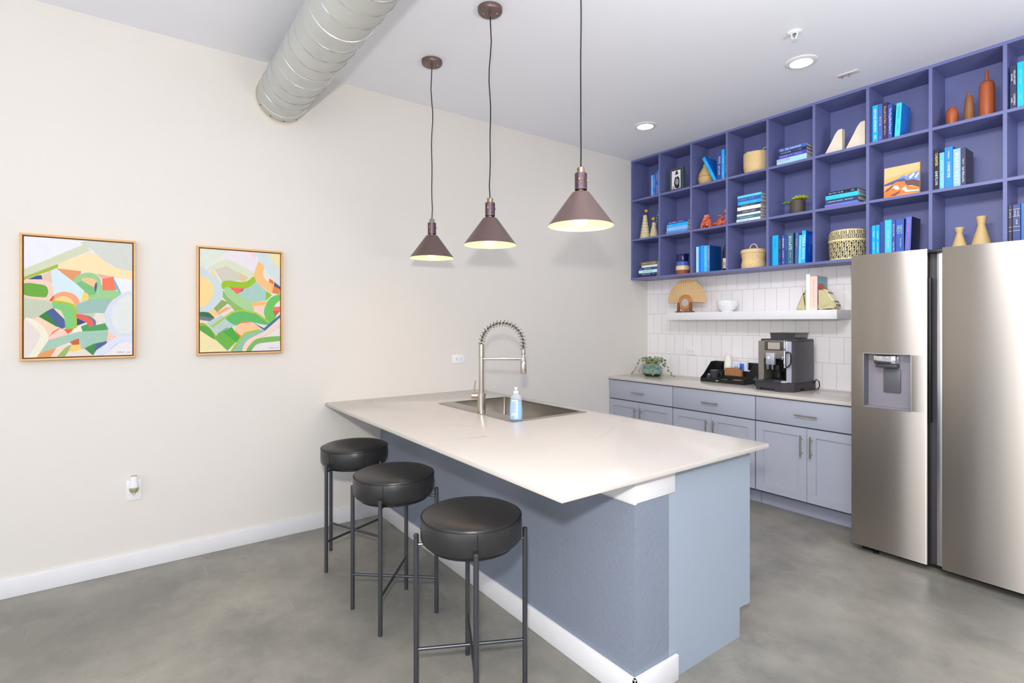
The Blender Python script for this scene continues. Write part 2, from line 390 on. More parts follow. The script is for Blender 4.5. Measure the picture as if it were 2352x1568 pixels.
def concrete():
    m = mat('polished_concrete', (127, 125, 118), rough=.3, spec=.45, vary=(2.2, .1))
    nt, N, L = nodes(m); b = N['Principled BSDF']
    tc = next(n for n in N if n.type == 'TEX_COORD')
    old = b.inputs['Base Color'].links[0].from_socket
    def noise(s, d, r, x=None):
        n = N.new('ShaderNodeTexNoise'); n.inputs['Scale'].default_value = s; n.inputs['Detail'].default_value = d; n.inputs['Roughness'].default_value = r
        if x:
            mp = N.new('ShaderNodeMapping'); mp.inputs['Scale'].default_value = x[0]; mp.inputs['Rotation'].default_value = x[1]; mp.inputs['Location'].default_value = x[2]
            L.new(tc.outputs['Object'], mp.inputs[0]); L.new(mp.outputs[0], n.inputs['Vector'])
        else: L.new(tc.outputs['Object'], n.inputs['Vector'])
        return n.outputs['Fac']
    def ramp(f, a, b_):
        r = N.new('ShaderNodeValToRGB'); r.color_ramp.elements[0].position = a; r.color_ramp.elements[1].position = b_; L.new(f, r.inputs[0]); return r.outputs[0]
    def blend(fac, a, col, k):
        mm = N.new('ShaderNodeMath'); mm.operation = 'MULTIPLY'; mm.inputs[1].default_value = k; L.new(fac, mm.inputs[0])
        x = N.new('ShaderNodeMix'); x.data_type = 'RGBA'; L.new(mm.outputs[0], x.inputs[0]); L.new(a, x.inputs[6]); x.inputs[7].default_value = lin(col); return x.outputs[2]
    c = blend(ramp(noise(1.1, 6, .65), .42, .72), old, (176, 170, 156), .75)
    c = blend(ramp(noise(2.6, 8, .7), .5, .75), c, (98, 98, 96), .6)
    c = blend(ramp(noise(9, 8, .75), .55, .8), c, (160, 156, 146), .55)
    c = blend(ramp(noise(60, 3, .6), .66, .74), c, (86, 84, 80), .5)
    c = blend(ramp(noise(1.0, 3, .5, ((1.2, 26, 1), (0, 0, .55), (3, 1, 0))), .7, .76), c, (182, 170, 140), .45)
    c = blend(ramp(noise(90, 2, .5), .76, .79), c, (215, 212, 205), .7)
    L.new(c, b.inputs['Base Color'])
    rr = N.new('ShaderNodeMapRange'); rr.inputs[3].default_value = .2; rr.inputs[4].default_value = .42
    L.new(noise(3, 5, .6), rr.inputs[0]); L.new(rr.outputs[0], b.inputs['Roughness'])
    return m
CONC = concrete()

def tiles():
    m = mat('white_stacked_tile', (232, 229, 230), rough=.14, spec=.5, coat=.3)
    nt, N, L = nodes(m); b = N['Principled BSDF']
    tc = next(n for n in N if n.type == 'TEX_COORD')
    sp = N.new('ShaderNodeSeparateXYZ'); L.new(tc.outputs['Object'], sp.inputs[0])
    cb = N.new('ShaderNodeCombineXYZ')
    ax = N.new('ShaderNodeMath'); ax.inputs[1].default_value = -.0305 + .1045 * 20; L.new(sp.outputs[0], ax.inputs[0])
    az = N.new('ShaderNodeMath'); az.inputs[1].default_value = -1.703 + .2068 * 20; L.new(sp.outputs[2], az.inputs[0])
    L.new(ax.outputs[0], cb.inputs[0]); L.new(az.outputs[0], cb.inputs[1])
    br = N.new('ShaderNodeTexBrick'); br.offset = .5; br.squash = 1; br.offset_frequency = 2
    br.inputs['Scale'].default_value = 1; br.inputs['Brick Width'].default_value = .1045; br.inputs['Row Height'].default_value = .2068
    br.inputs['Mortar Size'].default_value = .0016; br.inputs['Mortar Smooth'].default_value = .25; br.inputs['Bias'].default_value = -.4
    br.inputs['Color1'].default_value = lin((245, 242, 242)); br.inputs['Color2'].default_value = lin((238, 236, 238)); br.inputs['Mortar'].default_value = lin((204, 182, 166))
    L.new(cb.outputs[0], br.inputs['Vector']); L.new(br.outputs['Color'], b.inputs['Base Color'])
    rg = N.new('ShaderNodeMapRange'); rg.inputs[3].default_value = .14; rg.inputs[4].default_value = .8; L.new(br.outputs['Fac'], rg.inputs[0]); L.new(rg.outputs[0], b.inputs['Roughness'])
    mp = N.new('ShaderNodeMapping'); mp.inputs['Scale'].default_value = (6, 6, 60); L.new(tc.outputs['Object'], mp.inputs[0])
    nz = N.new('ShaderNodeTexNoise'); nz.inputs['Scale'].default_value = 1.5; L.new(mp.outputs[0], nz.inputs['Vector'])
    mm = N.new('ShaderNodeMath'); mm.operation = 'MULTIPLY_ADD'; mm.inputs[1].default_value = -3; L.new(br.outputs['Fac'], mm.inputs[0]); L.new(nz.outputs['Fac'], mm.inputs[2])
    bp = N.new('ShaderNodeBump'); bp.inputs['Strength'].default_value = .3; bp.inputs['Distance'].default_value = .002; L.new(mm.outputs[0], bp.inputs['Height']); L.new(bp.outputs[0], b.inputs['Normal'])
    return m
TILE = tiles()

# ------------------------------------------------------------------ the room
CH = 3.085
XW, YB = 7.6, -8.6
struct(G().box((-.12, YB, -.12), (XW, .12, 0)).build('floor', CONC))
struct(G().box((-.12, YB, CH), (XW, .12, CH + .12)).build('ceiling', CEIL))
# left wall with a round duct hole
DY, DZ, DR = -3.69, 2.865, .15
struct(G().box((-.12, YB, 0), (0, .12, CH)).build('wall_left', WALL))
struct(G().box((0, 0, 0), (XW, .12, CH)).build('wall_back', WALL))
struct(G().box((0, -.004, .87), (2.6, 0, 1.86)).build('wall_back_tile', TILE))
struct(G().box((0, YB, 0), (.014, -3.0, .098), bev=.003).build('baseboard_left', TRIMW))
# half wall that carries the island top, with its white cap trim and baseboards
HX, HY0, HY1 = 2.395, -3.0, -2.80
struct(G().box((0, HY0, 0), (HX, HY1, .832)).build('wall_island', STUB))
struct(G().box((0, HY0 - .002, .736), (HX + .004, -2.765, .832), bev=.002).box((0, HY0 - .003, .732), (HX + .002, HY0 + .01, .736)).build('trim_1', TRIMW))
g = G().box((.0145, HY0 - .015, 0), (HX + .015, HY0, .1), bev=.003)
g.box((HX, HY0 - .015, 0), (HX + .015, -2.757, .1), bev=.003)
struct(g.build('baseboard_island', TRIMW))

# ------------------------------------------------------------------ camera
cam = bpy.data.cameras.new('camera'); co = bpy.data.objects.new('camera', cam); COL.objects.link(co)
co.location = (3.69, -4.507, 1.40); co.rotation_euler = (PI / 2, 0, math.radians(90 - 36.224))
cam.sensor_width = 36; cam.sensor_fit = 'HORIZONTAL'; cam.lens = 1209.5 * 36 / 2352; cam.shift_y = -42 / 2352; cam.clip_start = .05
SC.camera = co
SC.view_settings.view_transform = 'Standard'; SC.view_settings.look = 'None'; SC.view_settings.gamma = 1; SC.view_settings.use_curve_mapping = False
SC.view_settings.exposure = 0.0
try:
    SC.cycles.max_bounces = 8; SC.cycles.diffuse_bounces = 5; SC.cycles.glossy_bounces = 4; SC.cycles.transmission_bounces = 6; SC.cycles.caustics_reflective = False; SC.cycles.caustics_refractive = False; SC.cycles.sample_clamp_indirect = 6
except Exception: pass
# ------------------------------------------------------------------ light
w = bpy.data.worlds.new('daylight'); SC.world = w; w.use_nodes = True
bg = w.node_tree.nodes['Background']; bg.inputs[0].default_value = lin((240, 244, 255)); bg.inputs[1].default_value = .78
def light(name, kind, loc, power, col=(255, 255, 255), rot=(0, 0, 0), size=None, size_y=None, radius=None, blend=None, angle=None):
    l = bpy.data.lights.new(name, kind); o = bpy.data.objects.new(name, l); COL.objects.link(o)
    o.location = loc; o.rotation_euler = rot; l.energy = power; l.color = lin(col)[:3]
    if size: l.shape = 'RECTANGLE'; l.size = size; l.size_y = size_y
    if radius is not None: l.shadow_soft_size = radius
    if angle: l.spot_size = angle; l.spot_blend = blend
    return o
light('photo_flash', 'POINT', (3.73, -4.57, 1.70), 172, (255, 252, 248), radius=.05)
# added fill lights beside and behind the camera, aimed up to brighten the ceiling
for x, y, z, p in ((4.6, -5.2, 1.7, 58), (5.1, -2.6, 1.2, 95)):
    light('bounce_head', 'AREA', (x, y, z), p, (250, 250, 255), rot=(PI, 0, 0), size=1.2, size_y=1.2)
light('window_daylight', 'AREA', (4.4, -8.0, 1.7), 62, (246, 248, 255), rot=(PI / 2, 0, 0), size=4.5, size_y=2.2)  # added fill from behind the camera for front-facing surfaces; no window there
wall_fill = light('wall_washer', 'AREA', (3.0, -3.3, 2.95), 19, (250, 250, 255), rot=(math.radians(68), 0, math.radians(12)), size=1.6, size_y=.3)  # added off-frame fill lifting tile, shelves and cabinet fronts; no fixture behind it
wall_fill.data.spread = math.radians(110)
# ------------------------------------------------------------------ base cabinets along the tile wall
def bar_pull(p0, p1, out, r=.0055, so=.028):
    """a bar handle from p0 to p1 standing `so` off the door along out"""
    g = G(); p0, p1, o = Vector(p0), Vector(p1), Vector(out)
    g.cyl(p0 + o * so, p1 + o * so, r, n=12, bev=.001)
    for t in (.18, .82):
        q = p0.lerp(p1, t); g.cyl(q, q + o * so, .0045, n=8)
    return g
def shaker(g, x0, x1, z0, z1, y, th=.019, rail=.06, rec=.008):
    """shaker door in the xz plane, front face at y (facing -y), one mesh"""
    g.box((x0, y + rec, z0), (x1, y + th, z1))
    for a, b in (((x0, z0), (x1, z0 + rail)), ((x0, z1 - rail), (x1, z1)), ((x0, z0 + rail), (x0 + rail, z1 - rail)), ((x1 - rail, z0 + rail), (x1, z1 - rail))):
        g.box((a[0], y, a[1]), (b[0], y + rec + .002, b[1]))
    return g
FY = -.595
CL = ['blue-grey base cabinet in the corner under the trailing plant', 'blue-grey base cabinet in the middle under the black coffee caddy', 'blue-grey base cabinet beside the refrigerator under the coffee machine']
for i in range(3):
    x0, x1 = i * .762, (i + 1) * .762
    xm = (x0 + x1) / 2
    t = thing('base_cabinet', CL[i], 'cabinet', (x0, 0, 0), group='base cabinets along the tile wall')
    W = x1 - x0
    G().box((.002, FY + .021, .112), (W - .002, -.005, .846)).build('body', GAP, t)
    G().box((.002, -.505, 0), (W - .002, -.49, .112)).build('toe_kick', TOE, t)
    d = G().box((.004, FY, .657), (W - .004, FY + .019, .838), bev=.0015).build('drawer', CAB, t)
    bar_pull((W / 2 - .077, FY, .74), (W / 2 + .077, FY, .74), (0, -1, 0)).build('handle', NICKEL, d)
    for s in (0, 1):
        a, b = (.004, W / 2 - .0015) if s == 0 else (W / 2 + .0015, W - .004)
        d = shaker(G(), a, b, .124, .648, FY).build('door', CAB, t, flat=True)
        hx = b - .032 if s == 0 else a + .032
        bar_pull((hx, FY, .444), (hx, FY, .598), (0, -1, 0)).build('handle', NICKEL, d)
tag(G().box((.0005, -.614, .8465), (2.287, -.0045, .872), bev=.002).build('countertop', QUARTZ), 'white quartz worktop running along the tile wall to the refrigerator', 'countertop')

# ------------------------------------------------------------------ island
def slab_with_hole(x0, x1, y0, y1, z0, z1, a0, a1, b0, b1, bev):
    bm = bmesh.new(); R = []
    for X0, X1, Y0, Y1 in ((x0, x1, y0, y1), (a0, a1, b0, b1)):
        for z in (z0, z1): R.append([bm.verts.new(p) for p in ((X0, Y0, z), (X1, Y0, z), (X1, Y1, z), (X0, Y1, z))])
    ob, ot, ib, it = R
    for i in range(4):
        k = (i + 1) % 4
        for q in ((ot[i], ot[k], it[k], it[i]), (ob[k], ob[i], ib[i], ib[k]), (ob[i], ob[k], ot[k], ot[i]), (ib[k], ib[i], it[i], it[k])): bm.faces.new(q)
    oe = [e for e in bm.edges if e.verts[0] in ob + ot and e.verts[1] in ob + ot]
    bmesh.ops.bevel(bm, geom=oe, offset=bev, segments=2, affect='EDGES', profile=.5)
    bm.verts.index_update()
    g = G().add([v.co[:] for v in bm.verts], [[v.index for v in f.verts] for f in bm.faces]); bm.free(); return g
tag(slab_with_hole(.0005, 2.447, -3.402, -2.146, .8325, .853, .515, 1.332, -2.692, -2.246, .002).build('island_countertop', QUARTZ), 'large white veined quartz island top with sink and faucet', 'countertop')
t = thing('island_cabinet', 'pale blue island cabinet with plain end panel behind the half wall', 'cabinet', (0, HY1, 0))
def zy(x0, x1):
    return lambda u, v, w_: (w_, u, v)
G().prism([(.004, 0), (.506, 0), (.506, .128), (.557, .128), (.557, .832), (.004, .832)], zy(0, 0), 2.372, 2.392).build('end_panel', ISLP, t, flat=True)
G().box((.02, .004, .11), (2.371, .555, .6)).build('body', GAP, t)
G().box((.02, .49, 0), (2.371, .505, .11)).build('toe_kick', TOE, t)
G().box((2.352, .557, .125), (2.392, .590, .806)).build('filler_strip', ISLP, t)
for k in range(3):
    a, b = .03 + k * .774, .03 + (k + 1) * .774 - .004
    for s in (0, 1):
        c0, c1 = (a, (a + b) / 2 - .002) if s == 0 else ((a + b) / 2 + .002, b)
        g = G().box((c0, .56, .145), (c1, .575, .80)); 
        for p, q in (((c0, .145), (c1, .205)), ((c0, .74), (c1, .80)), ((c0, .145), (c0 + .06, .80)), ((c1 - .06, .145), (c1, .80))): g.box((p[0], .57, p[1]), (q[0], .5785, q[1]))
        d = g.build('door', ISLP, t, flat=True)
        hx = c1 - .03 if s == 0 else c0 + .03
        bar_pull((hx, .5785, .56), (hx, .5785, .71), (0, 1, 0)).build('handle', NICKEL, d)

# ------------------------------------------------------------------ sink, faucet, soap
t = thing('kitchen_sink', 'stainless drop-in sink set into the white island top', 'sink', (0, 0, .853))
x0, x1, y0, y1 = .495, 1.352, -2.79, -2.225
a0, a1, b0, b1 = .525, 1.322, -2.685, -2.253
g = G()
for p, q in (((x0, y0), (x1, b0)), ((x0, b1), (x1, y1)), ((x0, b0), (a0, b1)), ((a1, b0), (x1, b1))): g.box((p[0], p[1], .0003), (q[0], q[1], .0035))
g.build('rim', SINK, t, flat=True)
g = G(); D = -.2; e = .0015
v = []
R = .02
def rr(x0, x1, y0, y1, r, z, k=4):
    o = []
    for cx, cy, s in ((x1 - r, y1 - r, 0), (x0 + r, y1 - r, 1), (x0 + r, y0 + r, 2), (x1 - r, y0 + r, 3)):
        for i in range(k + 1):
            a = PI / 2 * (s + i / k); o.append((cx + r * math.cos(a), cy + r * math.sin(a), z))
    return o
rings = [rr(a0, a1, b0, b1, .018, .003), rr(a0, a1, b0, b1, .018, -.17), rr(a0 + .012, a1 - .012, b0 + .012, b1 - .012, .02, D + .006), rr(a0 + .03, a1 - .03, b0 + .03, b1 - .03, .02, D)]
n = len(rings[0]); vv = [p for r_ in rings for p in r_]; ff = []
for k in range(3):
    for i in range(n): ff.append((k * n + i, k * n + (i + 1) % n, (k + 1) * n + (i + 1) % n, (k + 1) * n + i))
ff.append(tuple(range(3 * n, 4 * n)))
bo = g.add(vv, ff).build('basin', SINK, t, fix=False)
G().lathe([(0, D + .001), (.042, D + .001), (.045, D + .004), (.038, D + .004), (.03, D + .002)], c=((a0 + a1) / 2, -2.45, 0), n=24).build('drain', CHROME, t)

ang = math.radians(51); fx, fy = math.cos(ang), math.sin(ang); SL = .258
t = thing('pull_down_faucet', 'tall brushed nickel spring-neck faucet standing on the sink rim', 'faucet', (.962, -2.742, .8565))
Z0 = .8565
G().lathe([(0, 0), (.028, 0), (.028, .004), (.0255, .006), (.0255, .112), (.024, .114), (0, .114)], n=24).build('base', NICKEL, t)
G().cyl((0, 0, .113), (0, 0, .334), .0155, n=20).lathe([(.0155, .334), (.0172, .336), (.0172, .414), (.0155, .416), (0, .416)], n=20).build('riser_pipe', NICKEL, t)
h = G().cyl((-fx * .02, -fy * .02, .098), (-fx * .062, -fy * .062, .098), .0185, n=18, bev=.003).build('valve_body', NICKEL, t)
G().cyl((-fx * .05, -fy * .05, .11), (-fx * .038, -fy * .038, .19), .0055, .0048, n=10, bev=.001).build('lever', NICKEL, h)
# arc of the hose
arc = []
for i in range(65):
    a = PI - PI * i / 64
    rr_ = SL / 2
    arc.append(Vector((fx * (rr_ + rr_ * math.cos(a)), fy * (rr_ + rr_ * math.cos(a)), .416 + 1.0 * rr_ * math.sin(a))))
arc += [Vector((fx * SL, fy * SL, .416 - .012 * k)) for k in range(1, 4)]
G().tube(arc, .0062, n=10).build('hose', DARKPL, t)
# coil
L = [0]
for a, b in zip(arc, arc[1:]): L.append(L[-1] + (b - a).length)
def at(s):
    for i in range(len(L) - 1):
        if s <= L[i + 1]: return arc[i].lerp(arc[i + 1], (s - L[i]) / (L[i + 1] - L[i])), (arc[i + 1] - arc[i]).normalized()
    return arc[-1], (arc[-1] - arc[-2]).normalized()
side = Vector((-fy, fx, 0)); cp = []; turns = 21; K = turns * 14
for i in range(K + 1):
    p, T = at(L[-1] * i / K); u = side; w_ = T.cross(u)
    a = 2 * PI * turns * i / K; cp.append(p + (u * math.cos(a) + w_ * math.sin(a)) * .0185)
G().tube(cp, .0023, n=6).build('spring', NICKEL, t)
sp = (fx * SL, fy * SL)
G().lathe([(0, .384), (.0125, .384), (.0125, .362), (.0145, .36), (.0145, .355), (.01, .352), (0, .352)][::-1], c=(*sp, 0), n=18).build('spring_collar', NICKEL, t)
G().lathe([(0, .235), (.0165, .235), (.0195, .242), (.0195, .305), (.015, .313), (.0115, .316), (.009, .355), (0, .355)], c=(*sp, 0), n=20).build('spray_head', NICKEL, t)
G().cyl((fx * .012, fy * .012, .325), (fx * (SL - .012), fy * (SL - .012), .325), .0085, n=14).lathe([(.0125, .314), (.0155, .314), (.0155, .334), (.0125, .334)], c=(*sp, 0), n=20).build('support_arm', CHROME, t)

SOAPB = mat('clear_soap_bottle', (225, 240, 250), rough=.05, alpha=.28)
SOAPL = mat('blue_soap', (92, 190, 250), rough=.15, spec=.6)
LABELM = mat('pale_blue_label', (196, 216, 244), rough=.5)
LABELI = mat('label_print', (120, 150, 215), rough=.5)
t = thing('soap_bottle', 'clear pump bottle of blue hand soap on the sink corner', 'bottle', (1.318, -2.742, .8566), math.radians(52))
def oval(sc, prof):
    return G().lathe(prof, n=28, sx=.036 * sc, sy=.022 * sc)
oval(1, [(0, 0), (.9, 0), (1, .006), (1, .02), (.98, .07), (.9, .115), (.78, .134), (.5, .143), (.36, .148), (.36, .152), (0, .152)]).build('bottle', SOAPB, t)
oval(.93, [(0, .003), (.9, .003), (.99, .01), (.97, .07), (.93, .1), (0, .1)]).build('liquid', SOAPL, t)
def onov(z, u, k=1.015):
    return (u, -.022 * k * math.sqrt(max(0, 1 - (u / .0365) ** 2)), z)
g = G(); v = []; nn = 10
for j in range(8):
    z = .012 + .104 * j / 7; s = 1 - .12 * (j / 7)
    for i in range(nn): u = (-.027 + .04 * i / (nn - 1)) * s; v.append((u, -.0228 * math.sqrt(max(0, 1 - (u / .0368) ** 2)) * (1 - .08 * (j / 7) ** 2), z))
g.add(v, [(j * nn + i, j * nn + i + 1, (j + 1) * nn + i + 1, (j + 1) * nn + i) for j in range(7) for i in range(nn - 1)])
lb = g.build('label', LABELM, t)
g = G()
for k in range(9): g.box((-.024, -.0236, .104 - k * .0075), (-.024 + random.uniform(.018, .034), -.0233, .1065 - k * .0075))
for k in range(9): g.box((-.024 + k * .0017, -.0236, .016), (-.0232 + k * .0017, -.0233, .028))
g.build('label_print', LABELI, lb)
G().lathe([(0, .151), (.0145, .151), (.0145, .161), (.0125, .1625), (.006, .1635), (.006, .176), (.0095, .1765), (.0095, .184), (0, .185)], n=18).box((-.006, -.03, .177), (.006, 0, .184), bev=.002).build('pump', WHITEPL, t)

# ------------------------------------------------------------------ refrigerator
t = thing('refrigerator', 'stainless side-by-side refrigerator with water dispenser, standing beside the base cabinets', 'refrigerator', (2.292, 0, 0))
RY = -.872
G().box((.006, -.80, .03), (.904, -.03, 1.795)).build('body', DARKPL, t)
LW = .391; dz0, dz1 = .04, 1.818
# left door: a ring round the dispenser opening
ox0, ox1, oz0, oz1 = .073, .310, .893, 1.216
def door_front(x0, x1, hole=None):
    g = G(); yb = -.803; r = .012
    prof = [(x0, yb), (x0, RY + r), (x0 + r * .3, RY + r * .3), (x0 + r, RY), (x1 - r, RY), (x1 - r * .3, RY + r * .3), (x1, RY + r), (x1, yb)]
    if not hole:
        return g.prism(prof, lambda u, v, w_: (u, v, w_), dz0, dz1)
    h0, h1, k0, k1 = hole
    g.prism(prof, lambda u, v, w_: (u, v, w_), dz0, k0); g.prism(prof, lambda u, v, w_: (u, v, w_), k1, dz1)
    g.prism([(x0, yb), (x0, RY + r), (x0 + r * .3, RY + r * .3), (x0 + r, RY), (h0, RY), (h0, yb)], lambda u, v, w_: (u, v, w_), k0, k1)
    g.prism([(h1, yb), (h1, RY), (x1 - r, RY), (x1 - r * .3, RY + r * .3), (x1, RY + r), (x1, yb)], lambda u, v, w_: (u, v, w_), k0, k1)
    return g
d = door_front(0, LW, (ox0, ox1, oz0, oz1)).build('freezer_door', STEEL, t)
DISP = mat('dispenser_grey', (152, 148, 158), rough=.3, metal=.3)
DISPD = mat('dispenser_dark', (92, 92, 98), rough=.35)
g = G(); yb = -.807
g.box((ox0, yb, oz0), (ox1, yb + .003, oz1), 0)
g.box((ox0, RY + .002, oz0), (ox0 + .002, yb, oz1), 1); g.box((ox1 - .002, RY + .002, oz0), (ox1, yb, oz1), 1)
g.box((ox0, RY + .002, oz1 - .002), (ox1, yb, oz1), 1); g.box((ox0, RY + .004, oz0), (ox1, yb, oz0 + .006), 0)
rc = g.build('dispenser_recess', [DISP, DISPD], d, flat=True)
g = G()
for p, q in (((ox0 - .004, oz0 - .004), (ox1 + .004, oz0)), ((ox0 - .004, oz1), (ox1 + .004, oz1 + .004)), ((ox0 - .004, oz0), (ox0, oz1)), ((ox1, oz0), (ox1 + .004, oz1))): g.box((p[0], RY - .0015, p[1]), (q[0], RY + .004, q[1]))
g.build('dispenser_trim', STEELD, d, flat=True)
G().box((.122, RY + .006, 1.158), (.236, yb + .002, 1.206), bev=.006).build('dispenser_head', CHROME, d)
G().box((.128, RY + .012, 1.136), (.24, yb + .002, 1.157), bev=.005).build('nozzle', DARKPL, d)
G().box((.157, yb - .012, .985), (.245, yb - .001, 1.13), bev=.006).build('paddle', DISPD, d)
d2 = door_front(.452, .91).build('fridge_door', STEEL, t)
G().box((.424, RY + .03, dz0 + .004), (.452, -.803, dz1 - .004), bev=.003).build('grip_strip', STEELD, d2)
G().box((LW + .001, RY + .045, dz0 + .8), (LW + .010, RY + .012, dz1 - .16), bev=.002).build('grip_strip', BLACKPL, d)
G().box((LW - .03, -.86, 1.795), (LW + .08, -.72, 1.812), bev=.004).build('hinge_cover', BLACKPL, t)
G().box((.02, -.79, .012), (.89, -.74, .035)).build('toe_grille', BLACKPL, t)
for xx in (.075, .83):
    G().cyl((xx - .03, -.80, .019), (xx + .02, -.80, .019), .019, n=16).lathe([(0, 0), (.016, 0), (.016, .012), (.006, .014), (.006, .04), (0, .04)], c=(xx + .045, -.82, 0), n=14).build('foot', BLACKPL, t)

# ------------------------------------------------------------------ shelving
SX = [k * .3615 for k in range(10)]; SZ = [1.858, 2.257, 2.664, 3.074]; SD = -.270; TH = .019
t = thing('cubby_bookcase', 'indigo wall-hung bookcase of square cubbies above the tile', 'bookcase', (0, 0, 0))
for z in SZ: G().box((.001, SD, z - TH / 2), (SX[-1] + TH / 2, -.0065, z + TH / 2)).build('shelf_board', INDIGO, t, flat=True)
for k, x in enumerate(SX):
    for r_ in range(3):
        a, b = (x - TH / 2, x + TH / 2) if k else (.001, TH)
        G().box((a, SD + .0005, SZ[r_] + TH / 2), (b, -.0065, SZ[r_ + 1] - TH / 2)).build('divider', INDIGO, t, flat=True)
G().box((.001, -.0065, SZ[0] - TH / 2), (SX[-1] + TH / 2, -.0045, SZ[-1] + TH / 2)).build('back_panel', INDIGO, t, flat=True)
tag(G().box((.433, -.25, 1.431), (1.961, -.0045, 1.502), bev=.0015).build('floating_shelf', TRIMW), 'thick white floating shelf on the tile above the counter', 'shelf')

# ------------------------------------------------------------------ stools
SEAM = mat('leather_seam', (30, 30, 31), rough=.45)
def stool(label, x, y, rz):
    t = thing('bar_stool', label, 'stool', (x, y, 0), rz, 'black bar stools along the island')
    zb, zt, R = .575, .682, .192
    pr = [(0, zb), (R - .02, zb), (R - .007, zb + .004), (R, zb + .016), (R + .002, zb + .05), (R, zt - .022), (R - .006, zt - .008), (R - .02, zt - .001), (R - .06, zt + .003), (0, zt + .005)]
    s = G().lathe(pr, n=64, rmod=lambda a, z: 1 + .004 * math.sin(a * 9 + z * 60) * (1 if z < zt - .02 else .2)).build('seat', LEATHER, t)
    G().tube([((R - .0005) * math.cos(2 * PI * i / 64), (R - .0005) * math.sin(2 * PI * i / 64), zt - .013) for i in range(64)], .0022, n=6, closed=True).tube([(R * 1.008 * math.cos(-.75), R * 1.008 * math.sin(-.75), zb + .012 + (zt - zb - .03) * i / 6) for i in range(7)], .0016, n=5).build('seam', SEAM, s)
    LR = .2085
    for k in range(4):
        a = PI / 4 + k * PI / 2; c, s_ = math.cos(a), math.sin(a)
        G().cyl((LR * c, LR * s_, 0), (LR * c, LR * s_, .606), .0098, n=14, bev=.002).cyl((LR * c, LR * s_, .566), ((LR - .04) * c, (LR - .04) * s_, .566), .006, n=8).build('leg', GUN, t)
    G().cyl((.04, .04, .568), (-.04, -.04, .568), .17, .17, n=4).build('seat_frame', GUN, t) if False else None
    G().lathe([(0, .560), (.165, .560), (.165, .574), (0, .574)], n=32).build('seat_base', BLACKPL, t)
    for k in range(2):
        a = PI / 4 + k * PI / 2; c, s_ = math.cos(a), math.sin(a)
        G().cyl((LR * c, LR * s_, .170 + k * .0), (-LR * c, -LR * s_, .170), .0066, n=12).build('stretcher', GUN, t)
    return t
stool('black leather bar stool nearest the wall, partly behind another stool', .603, -3.408, math.radians(-22))
stool('black leather bar stool between the other two at the island', 1.282, -3.454, math.radians(4.3))
stool('black leather bar stool nearest the white-capped end of the island', 1.9695, -3.4395, math.radians(17.6))

# ------------------------------------------------------------------ pendants
CORD = mat('black_cord', (20, 18, 18), rough=.6)
def perforated():
    m = mat('perforated_bronze', (96, 78, 82), rough=.35, metal=.75)
    nt, N, L = nodes(m); b = N['Principled BSDF']; tc = next(n for n in N if n.type == 'TEX_COORD')
    vo = N.new('ShaderNodeTexVoronoi'); vo.inputs['Scale'].default_value = 150; vo.inputs['Randomness'].default_value = .15; L.new(tc.outputs['Object'], vo.inputs['Vector'])
    r = N.new('ShaderNodeValToRGB'); r.color_ramp.elements[0].position = .33; r.color_ramp.elements[1].position = .4; r.color_ramp.elements[0].color = lin((30, 24, 26)); r.color_ramp.elements[1].color = lin((120, 100, 108)); L.new(vo.outputs['Distance'], r.inputs[0]); L.new(r.outputs[0], b.inputs['Base Color'])
    return m
PERF = perforated()
def pendant(label, x, y, wob):
    t = thing('pendant_lamp', label, 'pendant lamp', (x, y, 1.819), 0, 'bronze cone pendants over the island')
    top = CH - 1.819
    c = G().lathe([(0, top - .026), (.058, top - .026), (.064, top - .021), (.066, top - .014), (.066, top), (0, top)], n=36).lathe([(0, top - .048), (.006, top - .046), (.0075, top - .026), (0, top - .026)], n=12).build('canopy', BRONZE, t)
    for s in (-1, 1): G().sph((s * .036 * .6, s * .036 * .8, top - .027), .0045, n=8).build('screw', CHROME, c)
    pts = [(wob * .006 * math.sin(k * .9) * (1 if 0 < k < 14 else 0), wob * .004 * math.cos(k * 1.3) * (1 if 0 < k < 14 else 0), .246 + (top - .04 - .246) * k / 14) for k in range(15)]
    G().tube(pts, .0031, n=8).build('cord', CORD, t)
    s = G().lathe([(0, .145), (.0165, .145), (.0165, .16), (.0165, .247), (.0155, .249), (0, .249)], n=24).build('socket', BRASS, t)
    sl = G().lathe([(.0265, .154), (.0265, .224), (.0255, .225), (.0255, .153), (.0265, .154)], n=32).build('sleeve', PERF, s)
    for k in range(3):
        a = .95 + k * 2 * PI / 3 - 1.9; dx, dy = math.cos(a), math.sin(a)
        G().cyl((.02 * dx, .02 * dy, .195), (.0315 * dx, .0315 * dy, .195), .0048, n=10, bev=.001).build('thumb_screw', GOLD, s)
    pr = [(.014, .146), (.030, .1455), (.037, .142), (.041, .137), (.137, .006), (.142, .001), (.142, -.001), (.1405, -.001), (.1385, .004), (.040, .133), (.034, .139), (.014, .1425)]
    G().lathe(pr, n=56, mi=[0] * 6 + [1] * 5).build('shade', [BRONZE, SHADEIN], t)
    G().sph((0, 0, .027), .031, n=20).lathe([(.014, .05), (.0135, .10), (.016, .14)], n=16).build('bulb', BULB, t)
    light('pendant_bulb_light', 'POINT', (x, y, 1.819 + .02), .9, (255, 206, 150), radius=.033)
pendant('bronze cone pendant lamp nearest the cream wall', .655, -2.922, 1)
pendant('bronze cone pendant lamp in the middle of the three', 1.345, -2.935, -1)
pendant('bronze cone pendant lamp over the outer end of the island, largest looking', 2.036, -2.928, .2)

